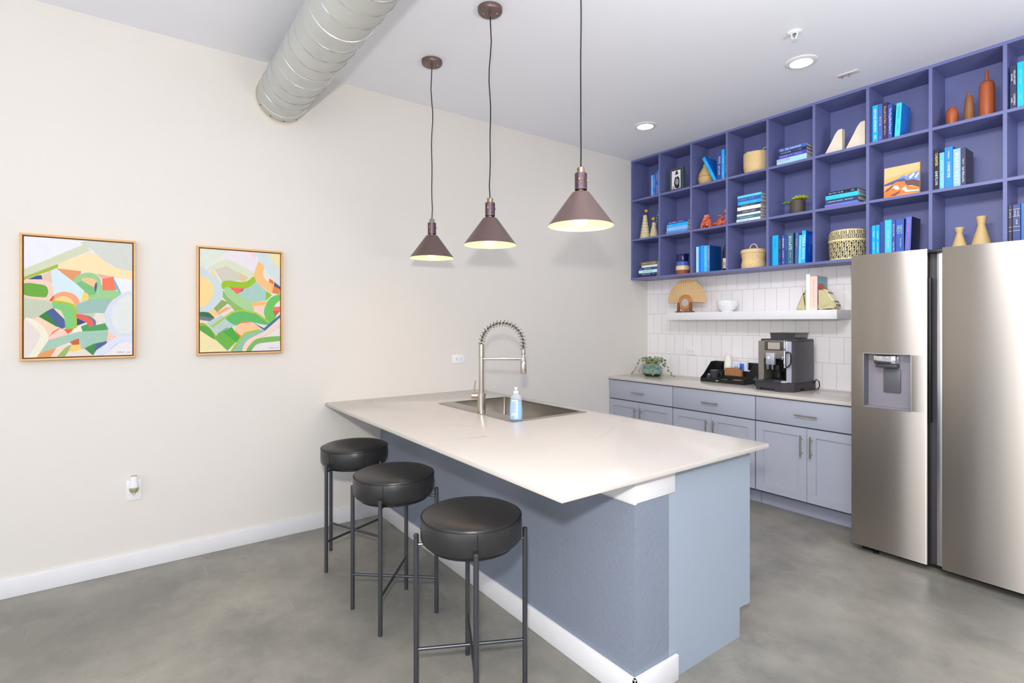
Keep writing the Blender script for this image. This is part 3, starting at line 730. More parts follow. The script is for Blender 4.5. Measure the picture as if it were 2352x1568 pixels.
# ------------------------------------------------------------------ duct
t = thing('spiral_duct', 'round galvanised spiral duct running under the ceiling to the wall', 'duct', (0, DY, DZ))
rx = Matrix.Rotation(PI / 2, 4, 'Y')
g = G().lathe([(DR - .003, 0.001), (DR, 0.001), (DR, 4.2), (DR - .003, 4.2)], n=64, M=rx)
g.build('pipe', GALV, t)
sp = []; pitch = .126; N_ = int(4.15 / pitch)
for i in range(N_ * 40): a = 2 * PI * i / 40; sp.append((.05 + pitch * i / 40, (DR + .0005) * math.cos(a + 1.5), (DR + .0005) * math.sin(a + 1.5)))
G().tube(sp, .0032, n=6).build('seam', DUCTSEAM, t)
G().lathe([(DR + .001, 0.0008), (DR + .012, .0008), (DR + .012, .004), (DR + .004, .006), (DR + .004, .03), (DR + .001, .03)], n=64, M=rx).build('collar', wall_paint('painted_collar', (222, 214, 200)), t)
for k in range(5):
    a = -2.6 + k * .55
    G().sph((.045, (DR + .002) * math.cos(a), (DR + .002) * math.sin(a)), .004, n=8).build('screw', DARKPL, t)
for xx in (1.2, 2.9):
    G().lathe([(DR + .001, xx - .012), (DR + .005, xx - .012), (DR + .005, xx + .012), (DR + .001, xx + .012)], n=48, M=rx).box((xx - .012, -.004, DR), (xx + .012, .004, CH - DZ)).build('hanger_strap', GALV, t) if xx > 2 else None

# ------------------------------------------------------------------ ceiling things
def can(label, x, y):
    t = thing('recessed_light', label, 'ceiling light', (x, y, CH), 0, 'recessed ceiling lights')
    G().lathe([(.066, -.010), (.072, -.011), (.094, -.004), (.096, -.0005), (.066, -.0005)], n=48).build('trim_ring', TRIMW, t)
    G().lathe([(0, -.0075), (.067, -.0075), (.067, -.002), (0, -.002)], n=40).build('diffuser', LED, t)
    light('recessed_spot', 'SPOT', (x, y, CH - .02), 8, (255, 248, 238), radius=.07, angle=2.5, blend=.6)
can('recessed ceiling light closer to the sprinkler and the camera', 2.052, -.994)
can('recessed ceiling light closer to the corner of the room', .733, -.930)
t = thing('fire_sprinkler', 'small white fire sprinkler on the ceiling with a green bulb', 'sprinkler', (2.196, -1.385, CH))
G().lathe([(.012, -.001), (.038, -.001), (.036, -.006), (.02, -.011), (.012, -.011)], n=28).build('escutcheon', WHITEPL, t)
G().tube([(-.014, 0, -.008), (-.017, 0, -.02), (-.009, 0, -.036), (0, 0, -.04), (.009, 0, -.036), (.017, 0, -.02), (.014, 0, -.008)], .0028, n=8).build('yoke', WHITEPL, t)
G().cyl((0, 0, -.036), (0, 0, -.012), .0024, n=8).build('glass_bulb', mat('green_glass', (20, 120, 60), rough=.1), t)
G().lathe([(0, -.043), (.016, -.043), (.016, -.041), (0, -.041)], n=16).build('deflector', WHITEPL, t)
t = thing('ceiling_plate', 'small white ceiling plate with two copper prongs beside the bookcase', 'ceiling plate', (2.165, -.577, CH), math.radians(2))
G().box((-.062, -.024, -.006), (.062, .024, -.0005), bev=.002).build('plate', mat('plate_white', (214, 214, 216), rough=.4), t)
COPPER = mat('copper_terminal', (190, 110, 84), rough=.35, metal=.8)
for s in (-1, 1): G().cyl((s * .02 - .012, -.004, -.006), (s * .02 - .014, -.006, -.026), .0042, .003, n=10).build('prong', COPPER, t)

# ------------------------------------------------------------------ outlets
def outlet(label, loc, rot, plate=(.0575, .035), n=None):
    """duplex receptacle; local x along the plate's long side, -y into the room"""
    t = thing('wall_outlet', label, 'outlet', loc, rot=rot)
    p = G().box((-plate[0], -.006, -plate[1]), (plate[0], -.0005, plate[1]), bev=.002).build('cover_plate', WHITEPL, t)
    for s in (-1, 1):
        q = G().lathe([(0, 0), (.0165, 0), (.0165, .002), (0, .002)], n=24, M=Matrix.Translation((s * .0195, -.006, 0)) @ Matrix.Rotation(PI / 2, 4, 'X')).build('socket', WHITEPL, t)
        g = G()
        for u in (-.0058, .0058): g.box((s * .0195 - .0045, -.0086, u - .0012), (s * .0195 + .0045, -.0078, u + .0012))
        g.cyl((s * .0195 + .0095, -.0078, 0), (s * .0195 + .0095, -.0086, 0), .0022, n=8).build('slots', SLOT, q)
    return t
outlet('white horizontal wall outlet above the island beside the faucet', (0, -2.342, 1.112), (0, 0, PI / 2))
outlet('white wall outlet on the tile between the plant and the paper cups', (.540, -.0045, 1.122), (0, 0, 0))
outlet('white vertical outlet low on the cream wall below the large painting', (0, -4.472, .452), (0, PI / 2, PI / 2))
t = thing('air_freshener', 'white plug-in air freshener with amber oil plugged into the low outlet', 'air freshener', (.0105, -4.472, .478), PI / 2)
AMB = mat('amber_oil', (214, 200, 110), rough=.1, trans=.4)
G().lathe([(0, -.022), (.019, -.022), (.0215, -.012), (.021, .01), (.0175, .035), (.0165, .056), (.0155, .058), (0, .058)], c=(0, -.018, 0), n=24, sy=.75).build('housing', WHITEPL, t)
G().lathe([(0, -.031), (.016, -.031), (.021, -.02), (.0222, -.012), (.0222, -.006), (0, -.006)], c=(0, -.0185, 0), n=24, sy=.75).build('oil_vial', AMB, t)
G().lathe([(0, .0583), (.0155, .0583), (.0155, .0615), (0, .0615)], c=(0, -.018, 0), n=20, sy=.75).build('vent_cap', mat('vent_gold', (200, 176, 120), rough=.4), t)
G().cyl((0, -.0355, -.009), (0, -.0325, -.009), .0065, n=16).build('dial', mat('dial_grey', (170, 182, 190), rough=.3), t)

# ------------------------------------------------------------------ paintings
def catmull(p, k=5):
    n = len(p); o = []
    for i in range(n):
        a, b, c, d = p[i - 1], p[i], p[(i + 1) % n], p[(i + 2) % n]
        for j in range(k):
            t = j / k
            o.append(tuple(.5 * ((2 * b[m]) + (c[m] - a[m]) * t + (2 * a[m] - 5 * b[m] + 4 * c[m] - d[m]) * t * t + (3 * b[m] - a[m] - 3 * c[m] + d[m]) * t ** 3) for m in (0, 1)))
    return [(min(1, max(0, u)), min(1, max(0, v))) for u, v in o]
def paint_mesh(shapes, W, H, base, name):
    """canvas block, its front at y=0 facing -y, with the painted shapes lying on it"""
    ms = [mat(name + '_ground', base, rough=.75, bump=(160, .15), vary=(12, .03))]; idx = {}
    g = G().box((0, 0, 0), (W, .018, H))
    for k, (sm, c, p) in enumerate(shapes):
        if sm: p = catmull(p)
        q = [p[i] for i in range(len(p)) if (abs(p[i][0] - p[i - 1][0]) + abs(p[i][1] - p[i - 1][1])) > 1e-4]
        if len(q) < 3: continue
        if c not in idx: idx[c] = len(ms); ms.append(mat('%s_%02x%02x%02x' % (name, *c), c, rough=.75, vary=(30, .05), bump=(160, .15)))
        y = -.00006 * (k + 1)
        tri = tessellate_polygon([[Vector((u, v, 0)) for u, v in q]])
        g.add([(u * W, y, v * H) for u, v in q], [tuple(t) for t in tri], idx[c])
    return g, ms
def painting(label, y0, y1, z0, z1, shapes, base, nm):
    """framed canvas hung on the wall x=0; local x runs along +y, local -y out of the wall"""
    t = thing('framed_painting', label, 'painting', (0, y0, z0), PI / 2)
    W, H = y1 - y0, z1 - z0; f = .0105; dp = .040
    g = G()
    for a, b in (((0, 0), (W, f)), ((0, H - f), (W, H)), ((0, f), (f, H - f)), ((W - f, f), (W, H - f))): g.box((a[0], -dp, a[1]), (b[0], -.001, b[1]), bev=.0012)
    g.build('frame', OAK, t)
    s = f + .006
    G().box((f, -.012, f), (W - f, -.008, H - f)).build('backing', OAKD, t)
    cg, ms = paint_mesh(shapes, W - 2 * s, H - 2 * s, base, nm)
    c = cg.build('canvas', ms, t, loc=(s, -.033, s), flat=True, fix=False)
    g = G(); x = W - 2 * s - .07
    pts = [(x + .004 * k, -.0045, .016 + .0028 * math.sin(k * 2.1) + (.003 if k % 4 == 0 else 0)) for k in range(10)]
    g.tube(pts, .0007, n=4)
    lettering(g, '2021', lambda u, v: (x + .042 + u, -.0045, .016 + v), .022, .006)
    g.build('signature', mat('signature_red', (120, 45, 40), rough=.7), c, flat=True)
painting('larger-looking oak-framed abstract painting with pale sky and grey circle, farther from the island', -4.947, -4.463, 1.206, 1.863, PAINT_A, (226, 222, 216), 'paint_a')
painting('oak-framed abstract painting with yellow sun and green hills, closer to the island', -4.167, -3.683, 1.208, 1.866, PAINT_B, (224, 222, 214), 'paint_b')
# ------------------------------------------------------------------ books
CY, BL, NV, LB, PL, TL, BK, SL_ = (18, 158, 238), (18, 108, 214), (38, 48, 118), (108, 172, 226), (196, 224, 236), (44, 92, 112), (24, 24, 36), (62, 88, 160)
WT, GDT = (236, 238, 242), (232, 206, 130)
def cover(c): return mat('book_cover_%02x%02x%02x' % c, tuple(min(250, int(v * 1.12 + 6)) for v in c), rough=.32, vary=(20, .03))
def ink(c): return mat('ink_%02x%02x%02x' % c, c, rough=.5)
def book(label, w, h, d, col, txt, group, loc, lay=False, lean=0, side=None, extra=None):
    """spine faces -y. upright: x 0..w, z 0..h.  lay: origin at the lower end of the spine, pages' tail end towards +x"""
    rot = (0, -PI / 2, 0) if lay else (0, lean, 0)
    t = thing('book', label, 'book', loc, group=group, rot=rot)
    bt = .0022
    g = G()
    g.box((0, .0025, 0), (bt, d, h), 0); g.box((w - bt, .0025, 0), (w, d, h), 1 if side else 0)
    g.box((0, 0, 0), (w, .0028, h), 0, bev=.0009, seg=1)
    g.build('cover', [cover(col)] + ([cover(side)] if side else []), t, flat=True)
    G().box((bt + .0002, .003, .003), (w - bt - .0002, d - .004, h - .003)).build('pages', PAPER, t, flat=True)
    for k, (s, a, b, hh, c) in enumerate(txt):
        g = G(); L = (b - a) * h; off = 0
        if isinstance(hh, tuple): hh, off = hh
        lettering(g, s, lambda u, v: (w / 2 + v + off * w, -.0005, h - a * h - u), L, hh * w)
        g.build('title' if k == 0 else 'author_line', ink(c), t, flat=True, fix=False)
    if extra: extra(t, w, h, d)
    return t
def shelf_z(r): return SZ[2 - r] + TH / 2 + .0004
YS = -.245
def row(r, items, group, y=YS):
    """upright books: (label, x0, x1, height top z, depth, colour, texts, lean, side colour)"""
    z = shelf_z(r)
    for it in items:
        lb, x0, x1, zt, d, col, txt = it[:7]; lean = it[7] if len(it) > 7 else 0; side = it[8] if len(it) > 8 else None; ex = it[9] if len(it) > 9 else None; yy = it[10] if len(it) > 10 else y
        book(lb, x1 - x0 - .0008, zt - z, d, col, txt, group, (x0, yy, z + max(0, (x1 - x0) * math.sin(lean))), lean=lean, side=side, extra=ex)
def stack(r, xr, items, group, y=YS):
    """lying books, bottom first: (label, x left, thickness, depth, colour, texts[, x right])"""
    z = shelf_z(r)
    for it in items:
        lb, xl, th, d, col, txt = it[:6]; xe = it[6] if len(it) > 6 else xr; dy = it[7] if len(it) > 7 else 0
        book(lb, th - .0005, xe - xl, d, col, txt, group, (xe, y + dy, z), lay=True); z += th
P0 = 'books in the corner cubby of the top row'
row(0, [
    ('pale blue book first from the wall in the top corner cubby', .171, .199, 2.915, .15, LB, [('THE ART', .1, .6, .4, WT), ('N. BEY', .68, .9, .35, WT)]),
    ('mid-blue book second from the wall in the top corner cubby', .200, .228, 2.920, .15, BL, [('OCEAN LIGHT', .1, .62, .4, WT), ('R. MAY', .7, .9, .3, WT)]),
    ('blue book with yellow lettering in the top corner cubby', .230, .256, 2.942, .15, (0, 92, 190), [('BRIGHT', .06, .42, .6, GDT), ('HARBOR', .5, .86, .6, GDT)]),
    ('whitish blue book closest to the divider in the top corner cubby', .258, .284, 2.945, .15, (150, 180, 236), [('ICE', .1, .8, .5, (40, 80, 190))]),
], P0, y=-.16)
P2 = 'books beside the tan vase'
row(0, [
    ('navy book with large grey letters beside the leaning blue book', .972, 1.018, 2.933, .17, (46, 62, 132), [('FRMJ', .14, .48, .62, (205, 210, 222)), ('DEEP WATER', .5, .82, .3, WT)]),
    ('thin bright cyan book between two darker books beside the tan vase', 1.019, 1.048, 2.938, .17, CY, [('SUMMER', .08, .62, .4, (150, 220, 250)), ('LANE', .66, .9, .35, (150, 220, 250))]),
    ('royal blue book against the divider beside the thin cyan book', 1.049, 1.074, 2.931, .17, (40, 52, 150), [('NORTH OF TOMORROW', .16, .84, .4, WT)]),
], P2)
# the leaning one, resting on the vase's shoulder
book('bright blue book leaning over the tan vase', .030, .262, .17, (20, 150, 226), [('FLIGHT', .1, .5, .4, (140, 214, 250)), ('GREY', .6, .84, .35, (140, 214, 250))], P2, (.942, YS, shelf_z(0) + .0002), lean=math.radians(-27), side=(8, 104, 206))
stack(0, 1.744, [
    ('thick pale book with red title and cyan band, bottom of the top-row stack', 1.510, .050, .16, (150, 196, 232), [('M-4 DOWN', .04, .44, (.40, .2), (214, 50, 56)), ('Jack Wolfe', .36, .66, (.26, -.27), WT)]),
    ('violet-blue book second from the bottom of the top-row stack', 1.524, .030, .16, (58, 68, 160), [('THE SECRETS OF US', .06, .5, .42, (190, 196, 236)), ('ANNE LING', .56, .84, .36, (190, 196, 236))]),
    ('black book second from the top of the top-row stack', 1.528, .025, .16, (30, 34, 62), [('YOU LET ME IN', .06, .44, .42, WT), ('LUCY CLARKE', .5, .84, .3, (190, 190, 200))]),
    ('denim blue book with white capitals on top of the top-row stack', 1.528, .027, .16, (58, 92, 164), [('SEAR CHAR HANGER', .24, .8, .6, WT), ('IO', .04, .2, .6, WT)]),
], 'stacked books in the top-row cubby')
P6 = 'books in the cubby above the desert painting'
row(0, [
    ('very thin dark blue book pressed against the divider above the desert painting', 2.182, 2.189, 2.924, .17, (20, 78, 150), []),
    ('bright cyan book with white title above the desert painting', 2.190, 2.224, 2.936, .17, (6, 158, 228), [('MEMORIES REMAINING', .1, .72, .46, WT), ('YES', .78, .92, .4, WT)]),
    ('blue book reading MOTH above the desert painting', 2.225, 2.252, 2.936, .17, SL_, [('M O T H', .28, .64, .42, (236, 220, 170)), ('O', .86, .93, .36, WT)]),
    ('dark book with gold script title above the desert painting', 2.253, 2.283, 2.934, .17, (44, 40, 66), [('Beneath the Palms', .1, .56, .5, (222, 190, 130)), ('with Grace', .6, .86, .4, (222, 190, 130))]),
    ('navy book with bold white title above the desert painting', 2.284, 2.309, 2.916, .17, (52, 66, 150), [('The King Black Papers of', .06, .92, .66, WT)], 0, (10, 96, 150)),
    ('tilted turquoise book at the end of the row above the desert painting', 2.322, 2.354, 2.905, .17, (52, 184, 230), [('BALANCING', .08, .5, .34, (20, 96, 150)), ('ACT NOW', .58, .8, .26, (20, 96, 150))], math.radians(3.2), (0, 118, 222)),
], P6)
row(0, [
    ('charcoal book with two lines of white capitals at the far end of the top row', 2.909, 2.939, 2.935, .17, (38, 44, 72), [('WILLIAM KENT', .06, .5, (.3, .2), WT), ('KRUEGER', .12, .42, (.24, -.2), WT), ('LIGHTNING', .62, .94, (.3, .2), WT), ('STRIKE', .68, .9, (.24, -.2), WT)]),
    ('bright cyan book at the far end of the top row', 2.941, 2.971, 2.944, .17, (0, 166, 236), [('RECKONING', .06, .6, .34, (130, 210, 250)), ('VOSS', .66, .84, .28, (150, 220, 250))]),
    ('deep blue book cut off behind the cyan one at the top row end', 2.972, 3.000, 2.92, .17, (22, 92, 190), [('TIDES', .1, .6, .4, WT)]),
], 'books at the far end of the top row')
stack(1, .672, [
    ('steel-blue book at the bottom of the four-book stack in the middle row', .424, .024, .16, (70, 130, 196), [('A Quiet Winter', .1, .6, .34, (120, 180, 226)), ('B. Lake', .72, .9, .3, GDT)], .664),
    ('periwinkle book third down in the four-book stack in the middle row', .430, .040, .16, (112, 160, 222), [('INTENTIONS', .1, .46, .3, WT), ('JULIET DOANE', .5, .86, .3, (190, 210, 240))], .667),
    ('cyan book second down in the four-book stack in the middle row', .432, .029, .16, (10, 156, 222), [('SWEET', .06, .3, (.3, .18), (140, 214, 250)), ('SAVAGE', .08, .34, (.3, -.2), (140, 214, 250)), ('Elian', .55, .72, .3, (140, 214, 250))], .670),
    ('navy book on top of the four-book stack in the middle row', .440, .024, .15, (30, 50, 124), [('DEAD SURVIVAL', .06, .46, .42, WT), ('EDUCATION', .52, .82, .36, WT)], .668),
], 'four-book stack in the middle row')
S9 = [
    ('white book with dark title at the bottom of the tall stack of nine', 1.160, .0245, 1.372, (214, 232, 240), [('ROAD BEYOND A PLANT', .06, .56, .36, (40, 60, 90))]),
    ('teal book second from the bottom of the tall stack of nine', 1.163, .028, 1.373, (54, 106, 124), [('Ultramarine Bamboo', .1, .76, .36, (214, 226, 230))]),
    ('thin pale book third from the bottom of the tall stack of nine', 1.164, .018, 1.374, (204, 226, 236), []),
    ('dark plum book with cream title in the tall stack of nine', 1.166, .029, 1.376, (56, 50, 84), [('MAVERICK A PLENTY', .24, .8, .42, (240, 226, 180)), ('Tig Brent', .04, .2, .3, (226, 120, 120))]),
    ('pale icy book in the middle of the tall stack of nine', 1.168, .030, 1.376, (206, 228, 236), []),
    ('thin black book with orange lettering in the tall stack of nine', 1.170, .017, 1.377, (40, 44, 66), [('WILDERNESS', .16, .5, .5, (238, 190, 150)), ('SNOW DAY', .54, .76, .4, (238, 190, 150))]),
    ('bright cyan book with white title in the tall stack of nine', 1.172, .030, 1.378, (18, 152, 214), [('THE OTHER BLACK', .1, .52, .34, (170, 226, 250)), ('GIRL NEXT', .58, .84, .3, (170, 226, 250))]),
    ('navy-blue book second from the top of the tall stack of nine', 1.170, .030, 1.378, (44, 84, 156), [('AN ISLAND HOME', .08, .4, .3, (150, 186, 230)), ('ELLA LOWE', .5, .72, .3, (150, 186, 230))]),
    ('sky-blue book on top of the tall stack of nine', 1.170, .021, 1.379, (86, 188, 226), [('Tide', .8, .9, .3, WT)]),
]
stack(1, 1.379, [(a, xl, th, .115, c, tx, xr) for a, xl, th, xr, c, tx in S9], 'tall stack of nine books')
stack(1, 2.108, [
    ('blue-violet book with red title at the bottom of the stack over the patterned basket', 1.874, .026, .16, (84, 104, 190), [('REMEMBER THEM', .06, .44, .42, (214, 70, 90)), ('M. SHAW', .52, .74, .34, (140, 150, 210))], 2.098),
    ('dark teal book with white title in the stack over the patterned basket', 1.877, .033, .16, (38, 58, 88), [('A CHAIN ACROSS THE DAWN', .06, .54, .3, WT), ('DREW WILLIAMS', .6, .84, .26, WT)], 2.102),
    ('cyan book second from the top of the stack over the patterned basket', 1.880, .032, .16, (44, 170, 222), [('Silver Pines', .46, .7, .34, (150, 220, 246)), ('oo', .88, .95, .3, (150, 220, 246))], 2.104),
    ('black book on top of the stack over the patterned basket', 1.884, .025, .15, (28, 32, 52), [('Abbie Taylor', .08, .36, .4, WT), ('US-CR', .39, .56, .36, WT), ('OO', .8, .92, .4, WT)], 2.094),
], 'four-book stack over the patterned basket')
row(1, [
    ('black book with yellow and white lettering in the row beside the desert painting', 2.542, 2.570, 2.533, .17, BK, [('BABYLON', .46, .95, .52, WT), ('CHEAPER', .08, .42, .52, (244, 224, 120))]),
    ('short light blue book in the row beside the desert painting', 2.571, 2.597, 2.505, .17, (92, 166, 216), [('The Paper Caper', .54, .94, .46, WT), ('KATE CARLISLE', .22, .5, .3, WT)]),
    ('tall vivid blue book in the row beside the desert painting', 2.598, 2.640, 2.532, .17, (24, 118, 226), [('SUMMERTIME', .36, .74, .34, WT), ('VANESSA', .1, .28, .2, WT)], 0, (10, 62, 170)),
    ('periwinkle book with scattered white letters in the row beside the desert painting', 2.641, 2.679, 2.510, .17, (128, 164, 224), [('W I L D E R', .1, .5, .5, WT), ('N E S S', .54, .94, .5, WT)]),
    ('black book at the end of the row beside the desert painting', 2.680, 2.704, 2.506, .17, (50, 50, 78), [('Park Without Me', .5, .9, .46, WT), ('Suga Lee', .26, .46, .4, WT)], 0, BK),
], 'books in the row beside the desert painting')
stack(2, .317, [
    ('dark red-lettered book at the bottom of the bottom corner stack', .092, .017, .16, (34, 34, 62), [('RED RIVER STORIES', .04, .84, .6, (170, 44, 44))], .306),
    ('navy book second from the bottom of the bottom corner stack', .086, .025, .16, (26, 40, 100), [('BETTER INCLUDED', .16, .66, .36, WT), ('PRESS', .74, .9, .26, WT)], .310),
    ('pale blue book reading A Polar Affair in the bottom corner stack', .083, .031, .16, (182, 218, 232), [('A POLAR AFFAIR', .2, .8, .4, (40, 60, 80)), ('J', .9, .95, .3, (90, 110, 130))], .313),
    ('navy and grey book third from the top of the bottom corner stack', .084, .026, .16, (40, 62, 118), [('SEASONS', .28, .7, .6, (206, 208, 210)), ('AB', .06, .16, .3, WT), ('O', .9, .96, .35, WT)], .313),
    ('thin pale book second from the top of the bottom corner stack', .120, .022, .16, (190, 214, 230), [('snow', .05, .15, .3, (120, 150, 180))], .317),
    ('gold and brown book on top of the bottom corner stack', .107, .036, .14, (104, 84, 56), [('STARDUST & GRIND', .08, .92, .5, (238, 214, 150))], .317),
], 'books in the bottom corner stack')
row(2, [
    ('pale mint book standing first in the row beside the wine bottle', .753, .779, 2.108, .17, (150, 208, 226), [('OLDE WORLD', .1, .8, .3, (220, 210, 160))]),
    ('deep blue thin book second in the row beside the wine bottle', .780, .800, 2.113, .17, (20, 104, 214), [('SEA', .1, .4, .4, (80, 160, 240)), ('O', .86, .93, .4, WT)]),
    ('bright blue book third in the row beside the wine bottle', .801, .834, 2.114, .17, (20, 138, 234), [('BLUE HOUR', .2, .7, .3, (90, 180, 246)), ('O', .86, .92, .3, WT)]),
    ('cyan book fourth in the row beside the wine bottle', .835, .868, 2.109, .17, (60, 172, 226), [('CONSTANCE', .1, .5, .44, (190, 226, 244)), ('BIRD', .56, .84, .36, (190, 226, 244))]),
    ('slate-spined book with dark blue cover next to the wine bottle', .869, .894, 2.109, .18, (96, 118, 170), [('MY OWN TERMS', .1, .6, .4, (220, 220, 226)), ('LEE', .7, .9, .3, (220, 220, 226))], 0, (12, 62, 122)),
], 'books beside the wine bottle', y=-.235)
def sunburst(t, w, h, d):
    g = G()
    cx, cz, r = d * .58, h * .42, .032
    g.tube([(w + .0006, cx + r * math.cos(2 * PI * i / 28), cz + r * 1.25 * math.sin(2 * PI * i / 28)) for i in range(28)], .0008, n=4, closed=True)
    for k in range(14):
        a = PI * (.15 + .06 * k); q = 1.3
        g.tube([(w + .0004, cx + r * q * math.cos(a), cz + r * 1.25 * q * math.sin(a)), (w + .0004, min(d - .004, max(.004, cx + .11 * math.cos(a))), min(h - .006, cz + .13 * math.sin(a)))], .0005, n=3)
    g.box((w + .0002, cx - .012, cz - .003), (w + .0006, cx + .012, cz + .002))
    g.build('cover_emblem', ink((92, 160, 240)), t, flat=True)
row(2, [
    ('narrow dark blue book hidden deepest beside the cyan one near the lidded straw basket', 1.458, 1.473, 2.10, .17, (30, 70, 130), []),
    ('wide cyan book nearest the lidded straw basket', 1.474, 1.523, 2.114, .17, (12, 158, 232), [('COLD LIGHT', .1, .4, (.3, 0), (30, 104, 190)), ('LONG', .46, .84, .16, (80, 190, 244))]),
    ('dark plum book with small red type in the bottom row', 1.524, 1.548, 2.114, .17, (46, 44, 84), [('LOVE IN COLOUR', .08, .5, .3, (190, 170, 190)), ('Bolu Babalola', .54, .82, .26, (190, 90, 100)), ('W', .9, .96, .4, (190, 90, 100))]),
    ('navy book reading BEARABLE in the bottom row', 1.551, 1.575, 2.109, .17, (56, 72, 150), [('BEARABLE', .08, .46, .5, (236, 232, 214)), ('EVE GRAHAM', .5, .8, .3, WT), ('E', .88, .95, .5, WT)]),
    ('thin dark teal book beside the ISOLATE book', 1.578, 1.594, 2.110, .17, (32, 72, 118), [('HOW THE OTHER HALF', .08, .56, .4, (110, 190, 230)), ('I', .9, .96, .4, WT)]),
    ('grey-green book reading ISOLATE in the bottom row', 1.595, 1.643, 2.117, .17, (52, 92, 112), [('ISOLATE', .1, .54, .46, (236, 240, 240)), ('P. MIDORI K', .58, .8, .18, (210, 220, 220)), ('C', .88, .95, .3, WT)], 0, (16, 60, 84)),
    ('tilted slate book with bronze picture between ISOLATE and TERRA NOVA', 1.653, 1.677, 2.112, .17, (66, 86, 146), [('AURELIA', .14, .5, .5, (200, 170, 140)), ('o I', .7, .86, .3, (220, 210, 170))], math.radians(1.2)),
    ('pale cyan book pressed against TERRA NOVA', 1.680, 1.702, 2.090, .17, (74, 184, 226), [('SOUTH OF EDEN', .1, .6, .34, (190, 234, 250))], math.radians(1.5)),
    ('tall bright blue book reading TERRA NOVA in the bottom row', 1.703, 1.732, 2.121, .165, (34, 166, 228), [('TERRA NOVA', .03, .97, .78, WT)], math.radians(1.5), (16, 84, 206), sunburst),
], 'books in the bottom row with TERRA NOVA')
row(2, [
    ('thin shadowed blue book beside the divider above the refrigerator', 2.179, 2.186, 2.085, .17, (24, 88, 170), []),
    ('short cyan book first in the row above the freezer door', 2.187, 2.209, 2.090, .17, (34, 160, 232), [('FALLEN', .1, .45, .4, WT), ('KINGDOMS', .5, .8, .3, WT)]),
    ('short cyan book second in the row above the freezer door', 2.211, 2.234, 2.091, .17, (12, 152, 240), [('CORMORANT', .14, .5, .3, WT), ('& THE BOATMAN', .54, .86, .3, WT)]),
    ('navy book with green lettering in the row above the freezer door', 2.236, 2.264, 2.110, .17, (52, 64, 136), [('NIGHT FOREST', .12, .82, .34, (40, 120, 130))]),
    ('wide pale cyan book in the row above the freezer door', 2.265, 2.307, 2.116, .17, (56, 174, 226), [('CONCERT PIANISTS', .26, .8, .3, (190, 234, 250)), ('ADELE', .1, .16, .6, (190, 234, 250))]),
    ('navy book with white author name in the row above the freezer door', 2.308, 2.329, 2.114, .17, (62, 74, 142), [('If You See Her', .1, .52, .5, WT), ('Linnea Hart', .58, .94, .44, WT)]),
    ('thick blue book with mint green lettering in the row above the freezer door', 2.331, 2.378, 2.112, .17, (54, 82, 156), [('PADDY', .18, .42, (.3, .15), (170, 230, 200)), ('FIELDS', .18, .42, (.3, -.2), (170, 230, 200)), ('Ned Palmer', .54, .8, (.2, .1), (170, 230, 200))], 0, (24, 40, 96)),
    ('tilted navy book with orange lettering ending the row above the freezer door', 2.381, 2.414, 2.119, .17, (78, 98, 178), [('LEFT-HANDED SUN', .08, .56, .42, (226, 124, 104)), ('ROBIN DRY', .62, .86, .34, (226, 124, 104))], math.radians(2.0), (10, 18, 52)),
], 'books in the row above the freezer door')
def bands(t, w, h, d):
    g = G()
    for f_ in (.12, .3, .56, .66): g.box((.001, -.0009, h * (1 - f_)), (w - .001, .0002, h * (1 - f_) + .0025))
    g.build('gilt_bands', ink((206, 196, 168)), t, flat=True)
row(2, [
    ('shadowed dark gilt-banded book against the divider at the bottom row end', 2.903, 2.919, 2.103, .17, (44, 44, 56), [('LAW', .16, .28, .5, (206, 196, 168))], 0, None, bands),
    ('navy bound book with white banded spine at the far end of the bottom row', 2.921, 2.956, 2.105, .17, (44, 58, 112), [('MORE ENGLISH', .15, .28, (.26, .2), WT), ('FAIRY TALES', .15, .28, (.26, -.2), WT), ('JACOBS', .38, .5, .3, WT)], 0, None, bands),
    ('blue cloth book cut off by the frame at the bottom row end', 2.958, 2.996, 2.108, .17, (28, 96, 168), [('STORIES', .2, .6, .4, (90, 170, 170))]),
], 'books at the far end of the bottom row')
# ------------------------------------------------------------------ things in the cubbies
# framed picture in a clear block
t = thing('photo_block', 'thick clear acrylic photo block with a black-and-white portrait in the second top cubby', 'photo frame', (.455, -.232, shelf_z(0)))
ACR = mat('acrylic_edge', (150, 176, 168), rough=.08, trans=.75, ior=1.3)
G().box((0, 0, 0), (.150, .045, .222), bev=.003).build('acrylic_block', ACR, t)
G().box((.018, -.0008, .012), (.142, .0002, .208)).build('mat_board', mat('photo_mat', (60, 60, 74), rough=.4), t)
g = G(); PH = [mat('photo_white', (232, 233, 236), rough=.4), mat('photo_grey', (150, 152, 156), rough=.5), mat('photo_black', (30, 30, 34), rough=.5)]
g.box((.026, -.0014, .02), (.126, -.0006, .196), 0)
def blob(pts, mi, k): 
    p = catmull(pts, 4)
    tri = tessellate_polygon([[Vector((u, v, 0)) for u, v in p]])
    g.add([(.026 + u * .1, -.0015 - .0001 * k, .02 + v * .176) for u, v in p], [tuple(q) for q in tri], mi)
blob([(.05, .02), (.2, .2), (.3, .1), (.4, .02)], 1, 1); blob([(.62, .02), (.7, .3), (.85, .25), (.95, .02)], 1, 1)
blob([(.28, .3), (.38, .6), (.52, .68), (.7, .66), (.86, .55), (.9, .3), (.8, .06), (.45, .04)], 2, 2)
blob([(.42, .3), (.46, .52), (.6, .56), (.74, .5), (.78, .3), (.62, .2)], 1, 3); blob([(.45, .66), (.44, .8), (.55, .86), (.66, .8), (.64, .67), (.54, .63)], 0, 3)
blob([(.34, .8), (.44, .83), (.46, .93), (.56, .97), (.68, .93), (.7, .84), (.8, .82), (.6, .77)], 2, 4)
g.build('photo', PH, t, flat=True, fix=False)

